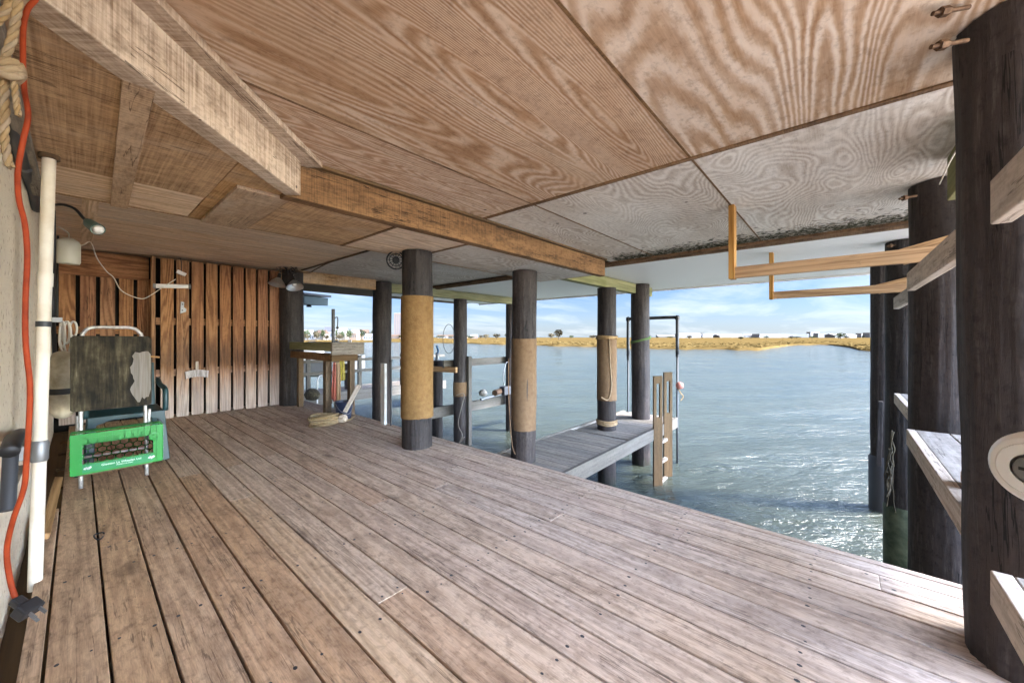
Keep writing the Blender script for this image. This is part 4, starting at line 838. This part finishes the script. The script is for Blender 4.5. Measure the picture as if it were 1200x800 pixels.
# things fixed to the black pile
px_, py_ = 5.72, 6.55
tag(MB().box((px_ + .06, py_ - .22, -1.6), (px_ + .15, py_ - .14, .62), 2).build('pile_batten', W['dockwhite'], bevel=.003), 'pale batten fixed down the side of the black pile', 'batten')
tag(MB().lathe([(.156, -.28), (.165, -.26), (.165, .02), (.156, .04)], Matrix.Translation((px_, py_, 0)), 24, cap0=False, cap1=False, wob=.006).build('rusty_band', W['wrap_low'], smooth=50), 'rusty band round the black pile above the water', 'band')
tag(MB().tube(smoothpts([at(535, 463, 8.2), at(544, 462, 8.1), at(540, 480, 8.15), at(537, 497, 8.2), at(542, 510, 8.1), at(538, 519, 8.2), at(544, 512, 8.1)], 5), .010, 7).build('hanging_line', W['grey'], smooth=True), 'tan line looped down the front of the black pile', 'rope')
lc = at(526, 397, 8.3); tag(MB().tube([lc + Vector((RX * .13 * math.cos(a), RY * .13 * math.cos(a), .32 * math.sin(a))) for a in [k * .2618 for k in range(25)]], .006, 5).build('wire_loop', W['conduit'], smooth=True), 'thin wire loop hanging on the left of the black pile', 'wire')
# neighbouring dock
t = thing('white_railing', (4, 11.2, -.6), 'white railing on the neighbouring dock seen behind the work bench', 'railing')
for z in (.36, .02): MB().box((-.5, 11.18, z - .04), (9, 11.24, z + .04), 0).build('rail', W['dockwhite'], t)
for k in range(7): MB().box((-.3 + k * 1.5, 11.25, -.6), (-.2 + k * 1.5, 11.34, .48), 2).build('post', W['dockwhite'], t)
t = thing('neighbour_dock', (4, 11.6, -.6), 'bleached neighbouring dock across the slip behind the work bench', 'dock')
MB().box((-1, 11.1, -.86), (9, 11.17, -.56), 0).build('beam', W['dockwhite'], t); MB().box((-1, 11.18, -.64), (9, 12.6, -.60), 0).build('decking', W['grey'], t)
for k in range(4): MB().lathe([(.13, -2.2), (.13, .2)], Matrix.Translation((.5 + k * 2.6, 11.9, 0)), 16).build('piling', W['pile'], t, smooth=50)
for k in range(2):
    c = at(372 + k * 8, 460, 10.2); tag(MB().tube(smoothpts([c + Vector((0, 0, -.5)), c + Vector((0, 0, .25)), c + Vector((.06, .05, .42)), c + Vector((.2, .15, .42)), c + Vector((.26, .2, .2)), c + Vector((.26, .2, -.5))], 5), .018, 7).build('ladder_rail', W['white'], smooth=True), ('bent white ladder pipe behind the work bench nearer the lamp pile', 'bent white ladder pipe behind the bench leg and the towel')[k], 'ladder rail')
c = at(366, 462, 9.9); tag(MB().lathe([(.02, -.16), (.14, -.12), (.19, .02), (.12, .13), (.03, .16)], Matrix.Translation(c), 14, wob=.06).build('net_bundle', W['mossy'], smooth=True), 'brown bundle of netting on the neighbouring dock', 'net')
# small boat on the neighbour's lift
c = at(366, 428, 13.5); t = thing('small_boat', c, 'small white motor boat on a lift beyond the work bench', 'boat'); M = Matrix.Translation(c) @ Matrix.Rotation(R(-40), 4, 'Z')
b = MB(); sec = [(-1.6, .62, .42, .0), (-.6, .68, .45, .0), (.6, .60, .50, .02), (1.4, .30, .58, .12), (1.8, .02, .66, .3)]; vs_ = []
for x, w, h, kz in sec: vs_ += [M @ Vector(v) for v in ((x, -w, h - .3), (x, -w * .7, kz - .3), (x, 0, kz - .42), (x, w * .7, kz - .3), (x, w, h - .3))]
fs_ = [(i * 5 + j, i * 5 + j + 1, (i + 1) * 5 + j + 1, (i + 1) * 5 + j) for i in range(4) for j in range(4)] + [(0, 1, 2, 3, 4)] + [(i * 5, (i + 1) * 5, (i + 1) * 5 + 4, i * 5 + 4) for i in range(4)]
b.add(vs_, fs_, vs_); b.build('hull', flat('faded_gelcoat', (.26, .26, .26), .5), t)
b = MB(); b.box((-.4, -.35, .1), (.3, .35, .62), M=M); b.build('console', W['white'], t, bevel=.05); b = MB(); b.box((-.05, -.33, .62), (.0, .33, .86), M=M); b.build('windscreen', GL, t)
b = MB(); b.box((-1.85, -.15, -.2), (-1.6, .15, .5), M=M); b.build('outboard', W['conduit'], t, bevel=.05)
b = MB(); b.box((-1.2, -.9, -.52), (-1.1, .9, -.44), M=M); b.box((1.0, -.9, -.52), (1.1, .9, -.44), M=M)
for xx in (-1.15, 1.05):
    for yy in (-.85, .85): b.box((xx - .06, yy - .06, -3), (xx + .06, yy + .06, .9), 2, M=M)
b.build('lift_frame', W['dockwhite'], t)
# neighbour's eave
e0 = at(340, 352, 13); t = thing('neighbour_eave', e0, 'dark green eave of the neighbouring house beside the lamp pile', 'eave')
MB().bar(at(280, 351, 14.2), at(371, 352.5, 12.6), .9, .26, mat='x' and 0).build('eave_board', mat('dark_green_trim', (.035, .06, .06), .6)[0], t); MB().bar(at(280, 345, 14.2), at(373, 345.6, 12.6), 1.05, .07).build('drip_edge', W['conduit'], t)
c = at(362, 358, 12.7); MB().lathe([(.02, .06), (.05, .03), (.09, -.04), (.07, -.05)], Matrix.Translation(c), 12).build('floodlight', W['black'], t, smooth=50)

# ------------------------------------------------------------------ walkway things
t = thing('dock_ladder', (6.73, 2.40, -1.4), 'brown wooden dock ladder with slotted posts at the side of the walkway', 'ladder')
for xx in (6.46, 6.95):
    b = MB(); z0, z1, w, th, s_ = -2.1, .40 + (.03 if xx > 6.5 else 0), .080, .018, .032
    M = Matrix.Translation((xx, 2.36, 0)) @ Matrix.Rotation(R(-38), 4, 'Z')
    b.box((-w, -th, z0), (-s_, th, z1), 2, .4, M=M); b.box((s_, -th, z0), (w, th, z1), 2, .4, M=M)
    b.box((-s_ + .0005, -th + .001, z0), (s_ - .0005, th - .001, -.30), 2, .4, M=M); b.box((-s_ + .0005, -th + .001, .27), (s_ - .0005, th - .001, z1 - .001), 2, .4, M=M)
    b.build('post', W['ladder'], t)
for z in (-.78, -1.12, -1.46): MB().box((6.50, 2.335, z), (6.87, 2.39, z + .05), 0).build('rung', W['grey'], t, bevel=.004)
t = thing('pipe_arch', (7.62, 2.9, -1.4), 'grey pipe arch standing in the water round the walkway end', 'pipe')
yA, yB, xp, zt = 2.42, 3.42, 7.66, 1.44
MB().tube(smoothpts([(xp, yA, .72), (xp, yA, zt - .03), (xp, yA + .03, zt), (xp, (yA + yB) / 2, zt), (xp, yB - .03, zt), (xp, yB, zt - .03), (xp, yB, .62)], 3), .032, 10).build('upper_pipe', W['conduit'], t, smooth=True)
for yy, zz in ((yA, .72), (yB, .62)):
    MB().tube([(xp, yy, -2.3), (xp, yy, zz)], .020, 10).build('leg_pipe', W['conduit'], t, smooth=True); MB().tube([(xp, yy, zz - .05), (xp, yy, zz + .05)], .032, 10).build('coupling', W['black'], t, smooth=50)
for yy, zz in ((yA, zt), (yB, zt)): MB().lathe([(.02, -.045), (.045, -.03), (.045, .03), (.02, .045)], Matrix.Translation((xp, yy, zz - .01)), 10).build('elbow', W['black'], t, smooth=50)
c = Vector((xp - .02, yA - .05, .12)); tag(MB().lathe([(.01, -.07), (.06, -.05), (.075, 0), (.06, .05), (.01, .07)], Matrix.Translation(c), 14).build('faded_buoy', mat('faded_red', (.40, .16, .13), .6)[0], smooth=True), 'small faded red buoy tied to the outer leg of the pipe arch', 'buoy')
tag(MB().tube(smoothpts([c + Vector((.0, .03, -.05)), c + Vector((.04, 0, -.14)), c + Vector((.12, -.03, -.22)), c + Vector((.05, 0, -.3))], 4), .008, 6).build('buoy_line', W['rope'], smooth=True), 'frayed line hanging below the faded red buoy', 'rope')
# ropes on the walkway piles
b = MB(); cc = Vector((6.0, 3.065, 1.03))
for k in range(3): b.tube([cc + Vector((.178 * math.cos(a), .178 * math.sin(a), .02 * k + .008 * math.sin(a * 2 + k))) for a in [q * .2618 for q in range(25)]], .011, 6)
for k in range(3): b.tube([cc + Vector((.17 * math.cos(a), .17 * math.sin(a), -1.46 + .03 * k + .006 * math.sin(a * 3))) for a in [q * .2618 for q in range(25)]], .014, 6)
fr = Vector((-FX, -FY, 0)); b.tube(smoothpts([cc + fr * .185, cc + fr * .186 + Vector((.02, 0, -.4)), cc + fr * .186 + Vector((.03, -.02, -.8)), cc + fr * .185 + Vector((-.01, .02, -1.02)), cc + fr * .18 + Vector((-.10, .10, -.98))], 5), .011, 6)
tag(b.build('pile_rope', W['rope'], smooth=True), 'tan rope wound round the mustard wrapped pile in the walkway', 'rope')
b = MB(); cc = Vector((7.25, 2.98, 1.02))
for k in range(3): b.tube([cc + Vector((.186 * math.cos(a), .186 * math.sin(a), .05 * math.sin(a + 2.4 + k * .2) - .02 * k)) for a in [q * .2618 for q in range(25)]], .011, 6)
tag(b.build('green_rope', mat('green_rope', (.10, .16, .05), .9)[0], smooth=True), 'green rope tie round the plain pile at the walkway end', 'rope')
tag(MB().tube(smoothpts([at(596, 420, 4.55), at(596, 460, 4.5), at(598, 500, 4.5), at(601, 525, 4.55), at(604, 532, 4.55)], 5), .006, 6).build('side_rope', W['beam'], smooth=True), 'tan rope hanging down the faded wrapped pile to the walkway', 'rope')

# ------------------------------------------------------------------ rack on the right
for X_, lab in ((3.40, 'nearer hanging rack arm of fresh orange lumber reaching from the thick dark pile'), (5.58, 'farther hanging rack arm of lumber reaching from the pile with the green sleeve')):
    t = thing('rack_arm', (X_, .1, 1.5), lab, 'rack', 'lumber rack arms')
    MB().box((X_ - .02, -.75, 1.525), (X_ + .02, .66, 1.612), 1, .55).build('arm', W['lumber'], t, bevel=.003)
    MB().box((X_ - .045, .635, 1.52), (X_ + .045, .675, CEIL - .002), 2, .4).build('hanger', W['lumber'], t, bevel=.003)
    MB().bar((X_ + .03, -.28, 1.57), (X_ + .05, -.85, 1.72), .04, .10, rnd=.3).build('brace', W['lumber'], t, bevel=.003)
YR = -.36
def rail(name, x0, x1, z0, z1, y, label, m='rail', w=.04, y1=None):
    return tag(MB().bar((x0, y, (z0 + z1) / 2), (x1, y if y1 is None else y1, (z0 + z1) / 2), w, z1 - z0).build(name, W[m], bevel=.004), label, 'rail')
rail('upper_rail', 2.06, 3.55, 1.365, 1.48, -.345, 'upper grey rail between the near black pile and the thick dark pile', y1=-.335)
rail('upper_rail', 3.75, 5.45, 1.345, 1.46, -.41, 'upper grey rail from the thick dark pile towards the water')
rail('upper_rail', .9, 1.70, 1.385, 1.51, -.335, 'upper pale rail nailed on the near side of the near black pile')
def shelf(x0, x1, y, z, label):
    t = thing('shelf_rail', ((x0 + x1) / 2, y, z), label, 'shelf', 'grey plank shelves on the pile row')
    MB().box((x0, y - .02, z - .10), (x1, y + .02, z), 0).build('face_board', W['rail'], t, bevel=.003)
    MB().box((x0, y - .165, z - .028), (x1, y - .022, z - .001), 0).build('plank', W['grey'], t, bevel=.003); MB().box((x0, y - .32, z - .028), (x1, y - .172, z - .001), 0).build('plank', W['grey'], t, bevel=.003)
shelf(2.05, 3.57, -.335, .465, 'grey plank shelf between the near black pile and the thick dark pile')
shelf(3.8, 5.4, -.41, .50, 'grey plank shelf from the thick dark pile to the sleeved pile')
shelf(.85, 1.70, -.335, .41, 'grey plank shelf on the near side of the near black pile')
tag(MB().box((2.30, -.42, .466), (2.42, -.37, .51), 0).build('wood_chip', W['lumber'], bevel=.004), 'small orange wood offcut on the plank shelf', 'offcut')
tag(MB().box((3.95, -.48, 1.88), (4.3, -.34, CEIL - .002), 0).build('ceiling_block', W['green'], bevel=.004), 'mossy wood block under the ceiling behind the thick dark pile', 'block') if False else None
tag(MB().box((2.6, -.51, 1.85), (3.3, -.455, CEIL - .002), 0).build('ceiling_block', W['green'], bevel=.004), 'mossy wood block under the ceiling before the thick dark pile', 'block')
# bolts
for px, py, d, lab in ((1106, 14, 1.17, 'rusty bolt end sticking out of the near black pile at the ceiling'), (1104, 53, 1.17, 'second rusty bolt end a little lower on the near black pile'), (1060, 232, 2.52, 'dark bolt end sticking out of the thick dark pile top'), (1043, 288, 4.0, 'dark bolt and nut on the sleeved pile under the soffit')):
    p = at(px, py, d); s = d / 1.17; q = Vector((-RX, -RY, -.18)); q.normalize(); t = thing('bolt', p, lab, 'bolt')
    MB().tube([p + q * .035, p - q * .08], .0055 * (1 + .2 * s), 10).build('rod', W['rusty'], t, smooth=50); MB().tube([p + q * .012, p - q * .012], .0125 * (1 + .2 * s), 6).build('nut', W['rusty'], t)
# sleeves and ropes on the outer piles
tag(MB().lathe([(.165, -2.2), (.17, -.76), (.156, -.73)], Matrix.Translation((5.8, -.50, 0)), 24, cap0=False, cap1=False, wob=.004).build('metal_sleeve', speck('green_patina', (.03, .045, .03), (.11, .13, .085), 7, .35, .65, .5, .2, .01, .3), smooth=50), 'green stained metal sleeve round the foot of the pile by the shelf', 'sleeve')
tag(MB().lathe([(.152, -2.2), (.158, -.66), (.142, -.64)], Matrix.Translation((7.6, -.44, 0)), 24, cap0=False, cap1=False).build('black_sheath', W['conduit'], smooth=50), 'black sheath round the foot of the outermost dark pile', 'sleeve')
b = MB(); c = at(1043, 555, 4.0)
for k in range(12):
    o = Vector((rng.gauss(0, .014), rng.gauss(0, .025), rng.uniform(-.32, .32))); b.tube(smoothpts([c + o + Vector((rng.gauss(0, .014), rng.gauss(0, .014), .09 * (q - 2))) for q in range(5)], 4), rng.uniform(.004, .008), 5)
tag(b.build('oyster_rope', wood('fouled_rope', (.022, .019, .012), (.075, .062, .04), ring=(20, 20, 20), rings=1, ringamp=.1, fine=(40, 60, 60), tone=.3, rough=.95), smooth=True), 'fouled rope clump hanging down the pile with the green sleeve', 'rope')
tag(MB().bar(at(1032, 470, 5.3), at(1030, 545, 5.3), .05, .08, (1, 0, 0)).build('fender_plank', W['pile'], bevel=.004), 'narrow plank fixed to the outermost dark pile above its black sheath', 'plank')
tag(MB().tube(smoothpts([at(1121, 176, 1.45), at(1112, 192, 1.7), at(1101, 216, 2.0)], 3), .003, 5).build('white_string', W['rope_white'], smooth=True), 'thin white string from the near black pile to the ceiling', 'string')
tag(MB().tube(smoothpts([at(1113, 280, 1.56), at(1112, 288, 1.55), at(1114, 292, 1.55), at(1115, 285, 1.55)], 3), .004, 5).build('wire_hook', W['black'], smooth=True), 'small black wire hook on the upper grey rail', 'hook')

# ------------------------------------------------------------------ open door with its knob
def C(x, d, z): return Vector((x * RX + d * FX, x * RY + d * FY, z))
t = thing('open_door', C(.475, 0, 0), 'white open door at the right edge with a round nickel knob', 'door')
M = Matrix(((RX, FX, 0, 0), (RY, FY, 0, 0), (0, 0, 1, 0), (0, 0, 0, 1)))
MB().box((.455, -.29, .03), (.50, .335, 2.05), 2, M=M).build('door_leaf', W['white'], t, bevel=.003)
kc = Vector((.455, .296, CAM_H + (394 - 545) * .296 / 444)); KM = M @ Matrix.Translation(kc) @ Matrix.Rotation(R(-90), 4, 'Y') @ Matrix.Rotation(R(10), 4, 'X')
kb = MB().lathe([(.031, .0), (.031, .004), (.026, .008), (.014, .012), (.0125, .026), (.018, .032), (.0255, .040), (.0285, .050), (.0275, .058), (.0235, .0635), (.020, .0645), (.0195, .0635), (.019, .0650), (.012, .0655), (.0115, .0655)], KM, 48, cap1=False).build('door_knob', mat('satin_nickel', (.90, .89, .87), .42, .35)[0], t, smooth=30)
MB().lathe([(.0095, .060), (.0095, .0662), (.0082, .0668)], KM, 32).build('key_cylinder', W['steel'], kb, smooth=40)
MB().box((-.0012, -.006, .0660), (.0012, .006, .0672), M=KM).build('key_slot', W['black'], kb)

tag(MB().tube([Vector((.075, 2.99, .009)) + Vector((.018 * math.cos(a), .048 * math.sin(a), .004 * math.cos(a * 2))) for a in [k * .35 for k in range(17)]], .0035, 6).build('strap_loop', W['black'], smooth=True), 'small black strap loop lying on the deck before the green crate', 'strap')
